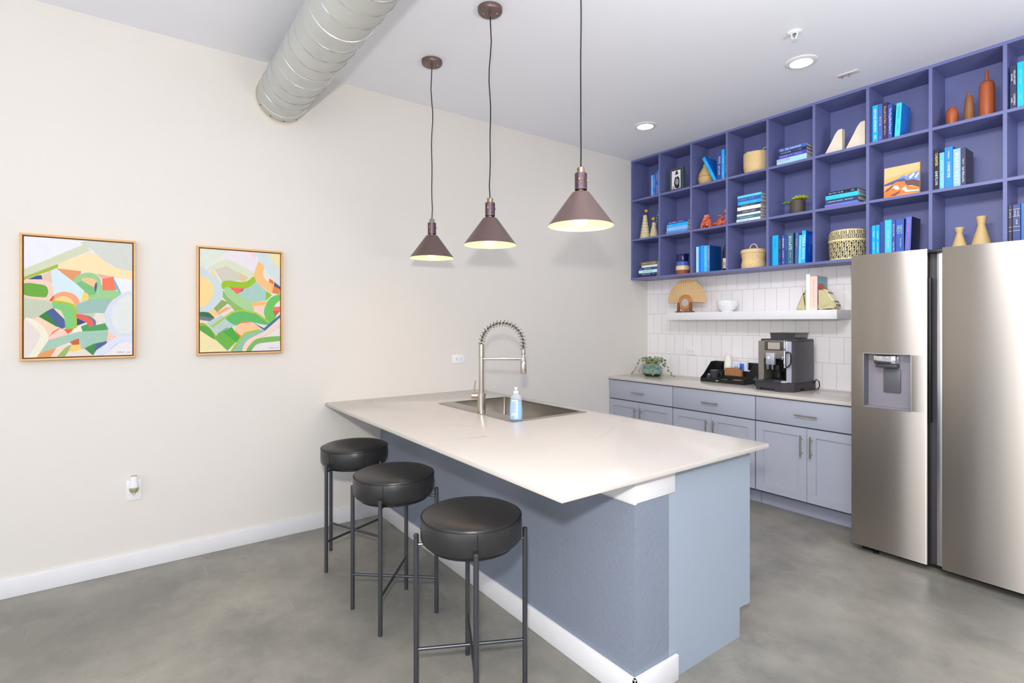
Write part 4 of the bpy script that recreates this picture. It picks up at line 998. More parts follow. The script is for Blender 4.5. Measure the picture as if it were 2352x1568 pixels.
t = thing('clay_vase', 'round tan clay vase under the leaning blue book', 'vase', (.815, -.17, shelf_z(0)))
G().lathe([(0, 0), (.045, 0), (.062, .02), (.071, .06), (.068, .095), (.05, .135), (.031, .165), (.024, .185), (.027, .196), (.023, .197), (.02, .185), (0, .18)], n=36).build('body', CLAYT, t)
t2 = G().lathe([(.0712, .077), (.0718, .079), (.0712, .081)], n=36).build('groove', mat('clay_dark', (150, 112, 70), rough=.8), t)

def weave(n, k): return lambda a, z: 1 + .018 * math.sin(a * n + (PI if int(z / k) % 2 else 0)) + .01 * math.sin(z / k * 2 * PI)
def arch(cx, cy, z, w, h, ax, r=.004, n=14):
    return [(cx + (w * math.cos(PI - PI * i / n) if ax == 'x' else 0), cy + (w * math.cos(PI - PI * i / n) if ax == 'y' else 0), z + h * math.sin(PI * i / n)) for i in range(n + 1)]
t = thing('straw_basket', 'open woven straw basket with two loop handles in the top row', 'basket', (1.285, -.145, shelf_z(0)))
pr = [(0, .001), (.086, .001)] + [(.088 + .014 * math.sin(PI * .5 * min(1, k / 12)), .006 * k + .004) for k in range(30)] + [(.098, .180), (.092, .172), (.088, .02), (0, .012)]
G().lathe(pr, n=110, rmod=weave(34, .012)).build('body', WICKER, t)
for s in (-1, 1):
    G().tube(arch(s * .075, 0, .168, .026, .046, 'x'), .0034, n=7).build('handle', WICKERL, t)
t = thing('lidded_basket', 'lidded woven straw basket with one top handle in the bottom row', 'basket', (1.257, -.142, shelf_z(2)))
pr = [(0, .001), (.094, .001)] + [(.096 + .003 * math.sin(k * .4) - .00015 * k, .006 * k + .004) for k in range(22)] + [(.09, .136), (0, .136)]
G().lathe(pr, n=110, rmod=weave(26, .018)).build('body', WICKER, t)
lid = G().lathe([(0, .128), (.098, .128), (.101, .134), (.1015, .156), (.097, .162)] + [(.09 - .015 * k, .166 + .0012 * k) for k in range(6)] + [(0, .174)], n=90, rmod=weave(30, .01)).build('lid', WICKER, t)
G().tube(arch(0, 0, .168, .034, .046, 'x'), .0042, n=8).build('handle', WICKERL, lid)

# greek key basket
KEYL = mat('key_cream', (232, 216, 164), rough=.6); KEYD = mat('key_black', (34, 34, 42), rough=.6)
LID = ["111111111", "100000001", "101111101", "101000101", "101010101", "101011101", "101000001", "101111111", "100000000", "111111110", "000000010", "101111010", "101001010", "101101010", "100001010", "111111010", "000000000"]
BODY = ["10010011", "10010010", "10011110", "10000000", "11111100", "00000100", "11110100", "10010100", "10110100", "11110011"]
t = thing('patterned_basket', 'big lidded basket with black and cream geometric pattern in the bottom row', 'basket', (1.992, -.138, shelf_z(2)))
def bitmap_wall(g, rows, reps, prof, shift=0, n=None):
    w = len(rows[0]); n = reps * w; H = len(prof)
    v = []; f = []; m = []
    for r, z in prof:
        for i in range(n): a = 2 * PI * i / n; v.append((r * math.cos(a), r * math.sin(a), z))
    for j in range(H - 1):
        rr_ = rows[(H - 2 - j) % len(rows)]; sh = shift * ((H - 2 - j) // len(rows))
        for i in range(n):
            f.append((j * n + i, j * n + (i + 1) % n, (j + 1) * n + (i + 1) % n, (j + 1) * n + i)); m.append(0 if rr_[(-i + sh) % w] == '1' else 1)
    g.add(v, f, m)
RB = .124
nb = 40
g = G(); bitmap_wall(g, BODY, 17, [(RB - .006 * (1 - j / nb) + .002 * math.sin(PI * j / nb), .010 + .124 * j / nb) for j in range(nb + 1)], 3)
g.lathe([(0, 0), (RB - .01, 0), (RB - .004, .004), (RB - .005, .0105)], n=60, mi=0).lathe([(RB, .1335), (RB - .004, .138), (0, .138)], n=60, mi=0)
g.build('body', [KEYL, KEYD], t, fix=False)
nl = 17
g = G(); bitmap_wall(g, LID, 15, [(RB + .003 - .010 * (j / nl) ** 3, .153 + .062 * j / nl) for j in range(nl + 1)])
g.lathe([(RB - .002, .137), (RB + .004, .137), (RB + .0045, .144), (RB + .003, .146), (RB + .0045, .148), (RB + .003, .1535)], n=60, mi=0).lathe([(RB - .007, .2145), (RB - .012, .221), (RB - .03, .228), (RB - .08, .232), (0, .233)], n=60, mi=0)
g.build('lid', [KEYL, KEYD], t, fix=False)

# stone bookends
STONE = mat('striped_stone', (232, 220, 200), rough=.4, vary=(5, .12), stretch=(1, 1, 9))
def sail(label, x, w, h):
    t = thing('stone_bookend', label, 'bookend', (x, -.225, shelf_z(0)), group=None)
    pts = [(0, 0), (w * .42, h * .55), (w * .62, h * .84), (w * .76, h * .97), (w * .86, h), (w, h), (w, 0)]
    G().prism(pts, lambda u, v, k: (u, k, v), 0, .05).build('body', STONE, t)
    return t
sail('smaller sail-shaped cream stone bookend in the top row', 1.862, .124, .168)
sail('taller sail-shaped cream stone bookend in the top row', 2.004, .132, .182)

# turned wooden bottles
WOODR = mat('red_wood', (176, 92, 52), rough=.42, vary=(7, .22), stretch=(4, 4, .7)); WOODB = mat('brown_wood', (146, 98, 58), rough=.45, vary=(7, .3), stretch=(5, 5, .7))
def turned(label, x, prof, m, parts=None, y=-.14):
    t = thing('wooden_bottle', label, 'wooden bottle', (x, y, shelf_z(0)))
    G().lathe(prof, n=36).build('body', m, t)
    if parts: G().lathe(parts, n=20).build('neck', m, t)
turned('small egg-shaped red wooden bottle in the top row', 2.609, [(0, 0), (.024, 0), (.030, .03), (.034, .07), (.033, .10), (.026, .125), (.014, .140), (0, .143)], WOODR)
turned('medium tapered brown wooden bottle in the top row', 2.696, [(0, 0), (.028, 0), (.027, .06), (.022, .14), (.019, .175), (.014, .184), (0, .185)], WOODB, [(.0075, .18), (.0075, .203), (.006, .205), (0, .205)])
turned('tall thick red wooden bottle with slim neck in the top row', 2.783, [(0, 0), (.036, 0), (.0375, .01), (.0375, .215), (.034, .234), (.024, .246), (.012, .250), (0, .250)], WOODR, [(.010, .245), (.0085, .27), (.0085, .312), (.007, .315), (0, .315)])

# ridged cone vases with yellow ball flowers
YB = mat('yellow_ball_flower', (236, 184, 44), rough=.8, bump=(300, .4)); STEM = mat('flower_stem', (120, 124, 84), rough=.6)
def ridged(label, x, s, n, h, rb, rt, y=-.175):
    t = thing('ridged_vase', label, 'vase', (x, y, shelf_z(1)), group='ridged cream vases')
    pr = [(0, 0), (rb, 0)]
    for k in range(n):
        z0, z1 = h * .86 * k / n, h * .86 * (k + 1) / n; r = rb + (rt * 1.1 - rb) * (k + .5) / n
        pr += [(r * .93, z0 + .001), (r * 1.0, z0 + (z1 - z0) * .25), (r * 1.04, z0 + (z1 - z0) * .75), (r * .9, z1 - .001)]
    pr += [(rt * 1.05, h * .88), (rt, h), (rt * .75, h), (rt * .7, h * .9), (0, h * .88)]
    G().lathe(pr, n=36).build('body', CREAM, t)
    return t
t1 = ridged('taller ridged cream cone vase in the middle row corner', .107, 1, 7, .248, .056, .020)
t2 = ridged('shorter ridged cream cone vase in the middle row corner', .219, 1, 6, .158, .047, .016)
def ball_flower(label, x, z0, z1, dx):
    t = thing('ball_flower', label, 'dried flower', (x, -.175, 0), group='yellow ball flowers')
    G().tube([(0, 0, z0 - .08), (dx * .5, 0, (z0 + z1) / 2), (dx, 0, z1)], .0016, n=6).build('stem', STEM, t)
    G().sph((dx, 0, z1), .0165, n=18).build('flower_head', YB, t)
zz = shelf_z(1)
ball_flower('yellow ball flower standing in the taller ridged vase', .104, zz + .248, zz + .292, .018)
ball_flower('yellow ball flower standing in the shorter ridged vase', .214, zz + .158, zz + .196, -.002)
t = thing('striped_stick', 'black and white striped stick leaning out of the shorter ridged vase', 'decorative stick', (.226, -.170, zz + .15))
g = G(); p = [Vector((.0, 0, -.06)), Vector((.036, .006, .085))]
for k in range(10):
    g.cyl(p[0].lerp(p[1], k / 10), p[0].lerp(p[1], (k + 1) / 10), .0028, n=8, mi=k % 2)
g.build('stick', [mat('stick_black', (24, 24, 26)), mat('stick_white', (236, 236, 236))], t)

# spotted clay animals
CLAYO = mat('orange_clay', (206, 92, 62), rough=.55, vary=(30, .1)); SPOT = mat('cream_spots', (245, 214, 190), rough=.6)
def spots(g, c, r, n, sd):
    rnd = random.Random(sd)
    for k in range(n):
        a, b = rnd.uniform(PI * .9, 2.1 * PI), rnd.uniform(-.9, 1.2)
        d = Vector((math.cos(a) * math.cos(b), math.sin(a) * math.cos(b), math.sin(b)))
        g.sph(Vector(c) + Vector((d.x * r[0], d.y * r[1], d.z * r[2])), .0046, n=8, mi=1)
t = thing('clay_animal', 'orange spotted clay animal crouching with wide mouth in the middle row', 'figurine', (.845, -.2, zz + .004), group='orange spotted clay animals')
g = G().sph((0, 0, .052), .038, n=20, sc=(1, .8, 1)).sph((0, -.012, .092), .030, n=20, sc=(1, .9, .9))
for s in (-1, 1):
    g.sph((s * .016, -.004, .117), .010, n=12); g.tube([(s * .03, -.005, .07), (s * .042, -.02, .035), (s * .040, -.026, .0)], [.014, .012, .011], n=10)
    g.sph((s * .036, .018, .02), .02, n=12, sc=(.8, 1.1, 1))
g.tube([(-.02, -.037, .078), (0, -.041, .074), (.02, -.037, .078)], .004, n=6)
spots(g, (0, 0, .052), (.038, .032, .038), 12, 3); spots(g, (0, -.012, .092), (.030, .028, .028), 10, 5)
g.build('body', [CLAYO, SPOT], t)
g = G()
for k in range(5): g.box((-.014 + k * .006, -.0465, .0735), (-.0095 + k * .006, -.0435, .0785))
g.build('teeth', SPOT, t)
t = thing('clay_animal', 'orange spotted clay animal lying back with raised head in the middle row', 'figurine', (1.0, -.2, zz + .004), group='orange spotted clay animals')
g = G().tube([(-.075, 0, .028), (-.04, 0, .024), (0, 0, .026), (.03, 0, .035), (.046, 0, .06)], [.010, .017, .02, .022, .018], n=14)
g.tube([(.046, 0, .055), (.05, 0, .085), (.046, -.006, .108)], [.017, .014, .016], n=12).sph((.044, -.008, .12), .0195, n=16, sc=(1, .9, 1)).sph((.034, -.008, .141), .007, n=10).sph((.054, -.008, .141), .007, n=10)
g.tube([(-.055, 0, .035), (-.02, -.012, .065), (.01, -.014, .062)], [.009, .01, .009], n=10).tube([(.02, -.012, .066), (-.01, -.016, .092), (-.03, -.016, .092)], [.008, .007, .008], n=8)
g.tube([(-.03, -.012, .02), (-.03, -.018, .0)], .009, n=8).tube([(.03, -.014, .03), (.034, -.02, .0)], .010, n=8).tube([(-.07, .008, .024), (-.074, .012, .0)], .008, n=8)
g.tube([(-.07, 0, .03), (-.086, -.004, .024), (-.082, -.006, .045)], [.009, .008, .004], n=8)
spots(g, (0, 0, .03), (.045, .022, .02), 12, 8); spots(g, (.044, -.008, .12), (.019, .017, .019), 8, 9); spots(g, (.048, 0, .08), (.018, .016, .025), 7, 11)
g.build('body', [CLAYO, SPOT], t)

# succulent
t = thing('potted_succulent', 'yellow-green succulents in a dark round pot in the middle row', 'potted plant', (1.630, -.15, zz))
G().lathe([(0, 0), (.053, 0), (.055, .004), (.055, .116), (.052, .118), (.049, .112), (0, .108)], n=40).build('pot', mat('dark_clay_pot', (84, 76, 68), rough=.6, vary=(20, .12)), t)
G().lathe([(0, .108), (.049, .108), (.02, .114), (0, .115)], n=24).build('soil', mat('soil', (50, 42, 34), rough=.9), t)
SUC = mat('succulent_yellow_green', (176, 190, 62), rough=.4, vary=(40, .15)); SUG = mat('succulent_green', (108, 168, 52), rough=.4, vary=(40, .15))
def rosette(g, c, R, nr, per, th):
    for k in range(nr):
        f = (k + 1) / nr; el = 1.25 - 1.15 * f; L = R * (.35 + .65 * f)
        for i in range(per + k):
            a = 2 * PI * i / (per + k) + k * .6
            M = Matrix.Translation(c) @ Matrix.Rotation(a, 4, 'Z') @ Matrix.Rotation(-el, 4, 'Y')
            g.sph((L * .55, 0, 0), L * .5, n=10, sc=(1, .42, th), M=M)
    return g
g = rosette(G(), (.026, -.012, .126), .062, 4, 6, .24); g.build('rosette', SUC, t)
g = rosette(G(), (-.02, -.02, .114), .026, 3, 5, .3).tube([(-.03, -.02, .11), (-.052, -.03, .116), (-.068, -.034, .106)], .0035, n=7); g.build('rosette', SUG, t)
g = rosette(G(), (-.070, -.036, .102), .030, 3, 6, .3); g.build('offshoot', SUG, t)

# desert painting
t = thing('canvas_painting', 'small unframed canvas of orange desert and blue mountains in the middle row', 'painting', (2.252, -.222, shelf_z(1) + .0012), rot=(math.radians(-3), 0, 0))
cg, ms = paint_mesh(PAINT_C, .206, .215, (245, 196, 140), 'paint_c')
cg.build('canvas', ms, t, flat=True, fix=False)

# jug, bottle, cream vases
t = thing('glazed_jug', 'cobalt and cream glazed jug with bare terracotta foot in the bottom row', 'jug', (.547, -.15, shelf_z(2)))
JG = [mat('jug_terracotta', (158, 88, 60), rough=.6), mat('jug_cream', (232, 214, 168), rough=.3), mat('jug_light_blue', (86, 104, 190), rough=.2), mat('jug_cobalt', (24, 26, 92), rough=.12, coat=.6), mat('jug_dark', (14, 16, 44), rough=.3)]
G().lathe([(0, 0), (.058, 0), (.064, .006), (.066, .045), (.066, .056), (.065, .085), (.064, .09), (.062, .11), (.060, .125), (.055, .142), (.054, .165), (.058, .188), (.062, .200), (.058, .200), (.050, .165), (0, .12)], n=40, mi=[0, 0, 0, 1, 1, 2, 2, 2, 3, 3, 3, 3, 3, 4, 4]).build('body', JG, t)
G().tube([(-.052, .012, .185), (-.075, .016, .18), (-.082, .018, .15), (-.076, .016, .12), (-.058, .012, .108)], .007, n=8).build('handle', JG[3], t)
t = thing('wine_bottle', 'dark wine bottle with a cream label at the end of the bottom-row books', 'bottle', (1.024, -.165, shelf_z(2)))
G().lathe([(0, 0), (.034, 0), (.0365, .004), (.0365, .165), (.034, .185), (.024, .215), (.0155, .245), (.0145, .285), (.016, .287), (.016, .293), (.014, .295), (0, .295)], n=36).build('glass', mat('dark_bottle_glass', (20, 22, 18), rough=.08, coat=.6), t)
g = G(); n_ = 24; v = []
for j in range(2):
    for i in range(n_ + 1): a = PI + (.05 + .9 * i / n_) * PI; v.append((.0369 * math.cos(a), .0369 * math.sin(a), .022 + .09 * j))
lb = g.add(v, [(i, i + 1, n_ + 2 + i, n_ + 1 + i) for i in range(n_)]).build('label', mat('wine_label', (236, 228, 212), rough=.6), t)
g = G()
def onb(u, z): a = PI * 1.5 + u / .0369; return (.0372 * math.cos(a), .0372 * math.sin(a), z)
for pts in ([(-.014, .03), (-.010, .055), (-.012, .075), (-.006, .08)], [(-.010, .055), (.002, .05), (.006, .03)], [(-.004, .058), (.006, .066), (.014, .076)], [(-.012, .07), (-.004, .07)]):
    g.tube([onb(u, .022 + (z - .02)) for u, z in pts], .0026, n=5)
g.build('label_drawing', mat('label_sketch', (150, 110, 74), rough=.7), lb)
def hourglass(label, x, s, h, rb, rw, rt):
    t = thing('clay_bottle_vase', label, 'vase', (x, -.14, shelf_z(2)), group='cream bottle vases')
    k = .73
    G().lathe([(0, 0), (rb * .98, 0), (rb, .004), (rb * .82, h * .22), (rb * .55, h * .5), (rw * 1.08, h * k * .97), (rw, h * k), (rw * 1.1, h * (k + .05)), (rt * .98, h * .97), (rt, h), (rt * .85, h), (rw * .8, h * .78), (0, h * .7)], n=40).build('body', mat('cream_clay', (214, 184, 128), rough=.6, vary=(12, .05)), t)
hourglass('shorter cream hourglass vase above the refrigerator', 2.647, 1, .153, .047, .0155, .0255)
hourglass('taller cream hourglass vase above the refrigerator', 2.757, 1, .208, .056, .0185, .0275)

# ------------------------------------------------------------------ on the floating shelf
FZ = 1.5024
t = thing('fan_display', 'straw hand fan with carved round mirror hub on a small wooden stand', 'decorative fan', (.566, -.135, FZ))
FAN = mat('fan_straw', (222, 186, 138), rough=.7, vary=(60, .08)); RIB = mat('fan_rib', (236, 208, 160), rough=.6); CARV = mat('carved_wood', (196, 136, 74), rough=.5, vary=(40, .2)); DWOOD = mat('dark_red_wood', (122, 66, 40), rough=.4, vary=(12, .15))
zc = .112; n_ = 40; v = []; f = []
A0, A1 = math.radians(-5), math.radians(183)
for i in range(n_ + 1):
    a = A1 + (A0 - A1) * i / n_; yy = .012 + (.0045 if i % 2 else 0)
    for r_, dy in ((.05, 0), (.212, 0), (.212, .0012), (.05, .0012)):
        v.append((r_ * math.cos(a), yy * (r_ / .212) ** .3 + dy, zc + r_ * math.sin(a)))
for i in range(n_):
    for k in range(4): f.append((i * 4 + k, i * 4 + (k + 1) % 4, i * 4 + 4 + (k + 1) % 4, i * 4 + 4 + k))
g = G(); g.sharp = 10; g.add(v, f); fl = g.build('fan_leaf', FAN, t)
g = G()
for i in range(0, n_ + 1, 2):
    a = A1 + (A0 - A1) * i / n_; g.cyl((.045 * math.cos(a), .0085, zc + .045 * math.sin(a)), (.214 * math.cos(a), .0105, zc + .214 * math.sin(a)), .0018, .0014, n=6)
g.build('ribs', RIB, fl)
Mx = Matrix.Translation((0, 0, .098)) @ Matrix.Rotation(PI / 2, 4, 'X')
G().lathe([(.038, -.011), (.070, -.011), (.076, -.006), (.076, .006), (.070, .011), (.064, .013), (.058, .010), (.05, .012), (.041, .011), (.038, .006)], n=48, M=Mx, rmod=lambda a, z: 1 + .012 * math.cos(a * 24)).build('carved_ring', CARV, t)
G().lathe([(0, -.004), (.039, -.004), (.039, .006), (0, .006)], n=32, M=Mx).build('mirror', mat('small_mirror', (222, 224, 230), rough=.05, metal=1.), t)
for s in (-1, 1): G().lathe([(0, .012), (.012, .012), (.014, .02), (.0135, .07), (.0105, .09), (.005, .1), (0, .101)], c=(s * .069, -.014, 0), n=18).build('post', DWOOD, t)
b = G().box((-.090, -.035, 0), (.090, .02, .014), bev=.002).build('base', DWOOD, t)
G().sph((0, -.0355, .007), .0035, n=8).build('inlay', WHITECER, b)
tag(G().lathe([(0, 0), (.05, 0), (.052, .004), (.05, .006), (.07, .022), (.086, .05), (.089, .062), (.0882, .064), (.090, .068), (.091, .099), (.0885, .101), (.086, .098), (.084, .06), (.06, .02), (0, .012)], c=(0, 0, 0), n=48).build('white_bowl', WHITECER, None, loc=(1.002, -.13, FZ)), 'small white ceramic bowl on the floating shelf', 'bowl')
book('tall white book standing on the floating shelf between onyx bookends', .028, .281, .17, (232, 234, 238), [('OPEN HOUSE', .1, .6, .3, (206, 208, 214)), ('Y', .9, .96, .3, (90, 90, 110))], 'books on the floating shelf', (1.719, -.2, FZ))
def desert_cover(t, w, h, d):
    g = G(); x = w + .0005
    M_ = [mat('sky_teal', (108, 172, 184), rough=.4), mat('rock_red', (200, 96, 88), rough=.5), mat('ground_red', (178, 84, 76), rough=.5), mat('window_pink', (230, 190, 180), rough=.5)]
    g.box((w, .004, .004), (x, d - .004, h - .004), 0)
    g.prism([(.004, 0.004), (.004, h * .74), (d * .3, h * .8), (d * .6, h * .78), (d * .8, h * .68), (d - .004, h * .58), (d - .004, .004)], lambda u, v_, k: (k, u, v_), x, x + .0002, 1)
    for i in range(4):
        for j in range(4): g.box((x, d * (.16 + .18 * i), h * (.22 + .1 * j)), (x + .0004, d * (.26 + .18 * i), h * (.28 + .1 * j)), 3)
    g.build('cover_picture', M_, t, flat=True)
book('pink book with red desert cover standing on the floating shelf', .053, .262, .17, (246, 190, 176), [('THE WINTER PALACE STORIES', .1, .66, .3, (236, 172, 160)), ('R. OKI', .72, .9, .25, (226, 160, 150))], 'books on the floating shelf', (1.7485, -.2, FZ), side=(178, 84, 76), extra=desert_cover)
ONYX = mat('green_onyx', (212, 204, 158), rough=.18, coat=.5, vary=(9, .2), trans=.1)
def rock(label, x, pts, y=-.2, th=.1):
    t = thing('onyx_bookend', label, 'bookend', (x, y, FZ), group=None)
    bm = bmesh.new(); me = G().prism(pts, lambda u, v_, k: (u, k, v_), 0, th)
    g = G(); rnd = random.Random(5)
    vs = [bm.verts.new(p) for p in me.v]; [bm.faces.new([vs[i] for i in q]) for q in me.f]
    bmesh.ops.bevel(bm, geom=bm.edges[:], offset=.01, segments=3, affect='EDGES', clamp_overlap=True)
    for v_ in bm.verts:
        if v_.co.z > .004: v_.co += Vector((0 if abs(v_.co.x - pts[0][0]) < .002 else rnd.uniform(-.0015, .0015), rnd.uniform(-.002, .002), rnd.uniform(-.0015, .0015)))
    bm.verts.index_update(); g.add([p.co[:] for p in bm.verts], [[p.index for p in q.verts] for q in bm.faces]); bm.free()
    g.build('stone', ONYX, t)
rock('pale green onyx wedge bookend against the white book', 1.637, [(.081, .001), (.081, .165), (.062, .152), (.0, .001)])
rock('pale green onyx bookend against the pink book, with rough base', 1.803, [(.0, .001), (.0, .163), (.052, .163), (.075, .13), (.118, .06), (.132, .035), (.128, .001)])

# ------------------------------------------------------------------ on the tile-side counter
KZ = .8722
t = thing('trailing_plant', 'trailing plant with round variegated leaves in a teal glazed pot in the counter corner', 'potted plant', (.250, -.235, KZ))
PG = [mat('pot_brown', (70, 62, 44), rough=.4), mat('pot_glaze_green', (122, 168, 152), rough=.12, coat=.7, vary=(18, .15)), mat('pot_glaze_blue', (104, 136, 148), rough=.12, coat=.7, vary=(18, .15)), mat('pot_rim', (150, 116, 60), rough=.3)]
G().lathe([(0, 0), (.068, 0), (.08, .008), (.097, .026), (.104, .05), (.103, .068), (.094, .09), (.086, .098), (.072, .108), (.066, .118), (.067, .128), (.072, .134), (.068, .137), (.06, .12), (0, .115)], n=44, mi=[0, 0, 0, 1, 1, 2, 2, 1, 1, 3, 3, 3, 3, 0], rmod=lambda a, z: 1 + (.02 * math.sin(a * 11) if .02 < z < .03 else 0)).build('pot', PG, t)
LEAFM = [mat('leaf_grey_green', (92, 112, 92), rough=.45, vary=(60, .2)), mat('leaf_edge_cream', (190, 200, 162), rough=.5), mat('vine_stem', (128, 138, 96), rough=.6)]
g = G(); rnd = random.Random(21)
def leaf(g, p, nrm, r):
    q = Vector(nrm).to_track_quat('Z', 'Y').to_matrix().to_4x4(); M = Matrix.Translation(p) @ q @ Matrix.Rotation(rnd.uniform(0, 6), 4, 'Z')
    g.lathe([(0, -.0022), (r * .72, -.0004), (r * .98, .0008), (r, .0014), (r * .8, .0012), (0, 0)], n=12, mi=[0, 1, 1, 1, 0], M=M)
def vine(a, out, drop, n, lift=.05):
    d = Vector((math.cos(a), math.sin(a), 0)); pts = []
    for k in range(9):
        t_ = k / 8; rr_ = .045 + out * t_ ** .8; z = .13 + lift * math.sin(PI * min(1, t_ * 1.5)) - drop * max(0, t_ - .25) ** 1.2
        q = d * rr_ + Vector((0, 0, max(.006, z)))
        q.x = max(q.x, -.236); q.y = min(q.y, .215); pts.append(q)
    g.tube(pts, .0016, n=5, mi=2)
    for k in range(n):
        t_ = .1 + .9 * k / max(1, n - 1); i = min(7, int(t_ * 8)); p = pts[i].lerp(pts[i + 1], t_ * 8 - i)
        nr = Vector((d.x * .5 + rnd.uniform(-.5, .5), -.75 + rnd.uniform(-.3, .4), .5 + rnd.uniform(-.3, .5))).normalized()
        s = 1 if k % 2 else -1; o = Vector((-d.y, d.x, 0)) * s * .012
        r = rnd.uniform(.0135, .021) * (1 - .3 * t_)
        pp = p + o + Vector((0, -.004, .004)); pp.x = max(pp.x, -.228); pp.z = max(pp.z, .012)
        leaf(g, pp, nr, r)
for a, o, dr, n in ((-2.7, .165, .18, 9), (-2.2, .09, .12, 6), (-1.9, .07, .05, 5), (-1.2, .07, .10, 6), (-.75, .10, .15, 9), (-.35, .12, .17, 8), (.05, .20, .19, 10), (.5, .08, .05, 5), (1.6, .05, -.02, 5), (3.0, .08, .12, 6), (2.4, .05, .0, 4), (-1.5, .03, -.06, 5), (-.2, .06, -.05, 5)): vine(a, o, dr, n)
g.build('foliage', LEAFM, t)

# caddy
t = thing('coffee_caddy', 'black three-tier coffee caddy on the counter beside the coffee machine', 'organizer', (.822, -.268, KZ))
CW, CD = .418, .236
side = [(0, 0), (0, .034), (.05, .066), (.14, .15), (.165, .174), (.236, .176), (.236, 0)]
for x in (0, CW - .003): G().prism(side, lambda u, v_, k: (k, u, v_), x, x + .003).build('side_panel', BLACKPL, t, flat=True)
G().box((.003, 0, 0), (CW - .003, .003, .034)).build('front_lip', BLACKPL, t)
G().box((.003, CD - .003, 0), (CW - .003, CD, .176)).build('back_panel', BLACKPL, t)
for k, (ya, yb, z) in enumerate(((.003, .085, .006), (.085, .150, .045), (.150, CD - .003, .088))):
    g = G().box((.003, ya, z - .003), (CW - .003, yb, z))
    if k: g.box((.003, ya - .003, z - .045), (CW - .003, ya, z + .018))
    g.build('tier', BLACKPL, t, flat=True)
for x in (.105,): G().box((x, .15, .088), (x + .003, CD - .003, .165)).build('partition', BLACKPL, t)
G().box((.155, -.0006, .013), (.178, .0003, .018)).build('badge', WHITEPL, t)
cx0, cy0 = .822, -.268
# paper cups upside down, nested
PCUP = mat('paper_cup_white', (240, 236, 228), rough=.55)
for k in range(5):
    z = KZ + .0885 + k * .0125
    tag(G().lathe([(.0355, 0), (.038, .0015), (.0375, .004), (.0355, .004), (.0262, .098), (.0255, .1), (0, .1), (0, .0965), (.0257, .0955), (.0349, .003)], n=30).build('paper_cup', PCUP, None, loc=(cx0 + .158, cy0 + .191, z)), ['white paper cup at the bottom of the upside-down stack', 'white paper cup second from the bottom of the upside-down stack', 'white paper cup in the middle of the upside-down stack', 'white paper cup second from the top of the upside-down stack', 'white paper cup on top of the upside-down stack'][k], 'cup', 'stacked paper cups')
CANW = mat('canister_white', (232, 234, 246), rough=.35); CANB = mat('canister_blue', (40, 116, 226), rough=.35); CANK = mat('canister_logo', (24, 30, 84), rough=.4)
def canister(label, x, blue):
    t = thing('sugar_canister', label, 'canister', (x, cy0 + .191, KZ + .0885), group='sugar and creamer canisters')
    b_ = G().lathe([(0, 0), (.034, 0), (.035, .002), (.035, .084), (.034, .086), (0, .086)], n=32).build('body', CANW, t)
    G().lathe([(0, .086), (.036, .086), (.036, .092), (.034, .094), (0, .094)], n=32).build('lid', WHITEPL, t)
    g = G(); nn_ = 20
    a0, a1 = ((-1.25, .55) if blue else (-.1, .9))
    v = []
    for j in range(2):
        for i in range(nn_ + 1): a = -PI / 2 + a0 + (a1 - a0) * i / nn_; v.append((.0353 * math.cos(a), .0353 * math.sin(a), .004 + .078 * j))
    g.add(v, [(i, i + 1, nn_ + 2 + i, nn_ + 1 + i) for i in range(nn_)]).build('label', CANB if blue else mat('canister_pale', (206, 214, 244), rough=.4), b_)
    ca = -PI / 2 + (-.55 if blue else .45); g = G()
    pts = []
    for i in range(25): th = 2 * PI * i / 24; a = ca + .42 * math.cos(th); pts.append((.0358 * math.cos(a), .0358 * math.sin(a), .042 + .009 * math.sin(th)))
    g.tube(pts[:-1], .0018, n=5, closed=True)
    for k in range(3): a = ca - .22 + .2 * k; g.cyl((.0357 * math.cos(a), .0357 * math.sin(a), .038), (.0357 * math.cos(a), .0357 * math.sin(a), .046), .0016, n=5)
    g.build('oval_logo', CANK, b_)
canister('white canister with pale label beside the paper cups', cx0 + .238, False)
canister('white canister with bright blue label beside the other canister', cx0 + .312, True)
tag(G().box((-.024, -.014, 0), (.024, .014, .02), bev=.002).box((-.026, -.016, .02), (.026, .016, .024), bev=.001).build('tea_box', WHITEPL, None, loc=(cx0 + .374, cy0 + .185, KZ + .0885)), 'small white lidded box at the end of the caddy top tier', 'box')
KRAFT = mat('kraft_brown', (170, 118, 74), rough=.75, vary=(14, .14), stretch=(9, 1, 1))
g = G()
for k in range(14): g.box((k * .0115, random.uniform(-.001, .001), 0), (k * .0115 + .011, .028, .083 + random.uniform(-.003, .003) - .012 * max(0, k - 10) / 3), bev=.001, seg=1)
o = tag(g.build('cup_sleeves', KRAFT, None, loc=(cx0 + .178, cy0 + .10, KZ + .0455)), 'packed row of brown kraft cup sleeves on the middle caddy tier', 'cup sleeves'); o.name = 'cup_sleeve_bundle'; o['kind'] = 'stuff'
t = thing('napkin_stack', 'folded brown kraft napkins lying at the front of the caddy', 'napkins', (cx0 + .335, cy0 + .042, KZ + .0065), math.radians(8))
for k in range(6): G().box((-.036 + .0006 * k, -.034, k * .005), (.036 + .0006 * k, .034, k * .005 + .0044), bev=.001, seg=1).build('napkin', KRAFT, t, rot=(0, 0, random.uniform(-.05, .05)))
YP = mat('yellow_packet', (232, 220, 130), rough=.5); YI = mat('packet_print', (150, 140, 90), rough=.6)
PL_ = ['yellow sweetener packet lying flat nearest the pitcher', 'yellow sweetener packet crossed over the pile nearest the pitcher', 'yellow sweetener packet standing on top of the pile nearest the pitcher', 'yellow sweetener packet lying flat beside the napkins', 'yellow sweetener packet on top beside the napkins', 'yellow sweetener packet leaning at the back beside the napkins']
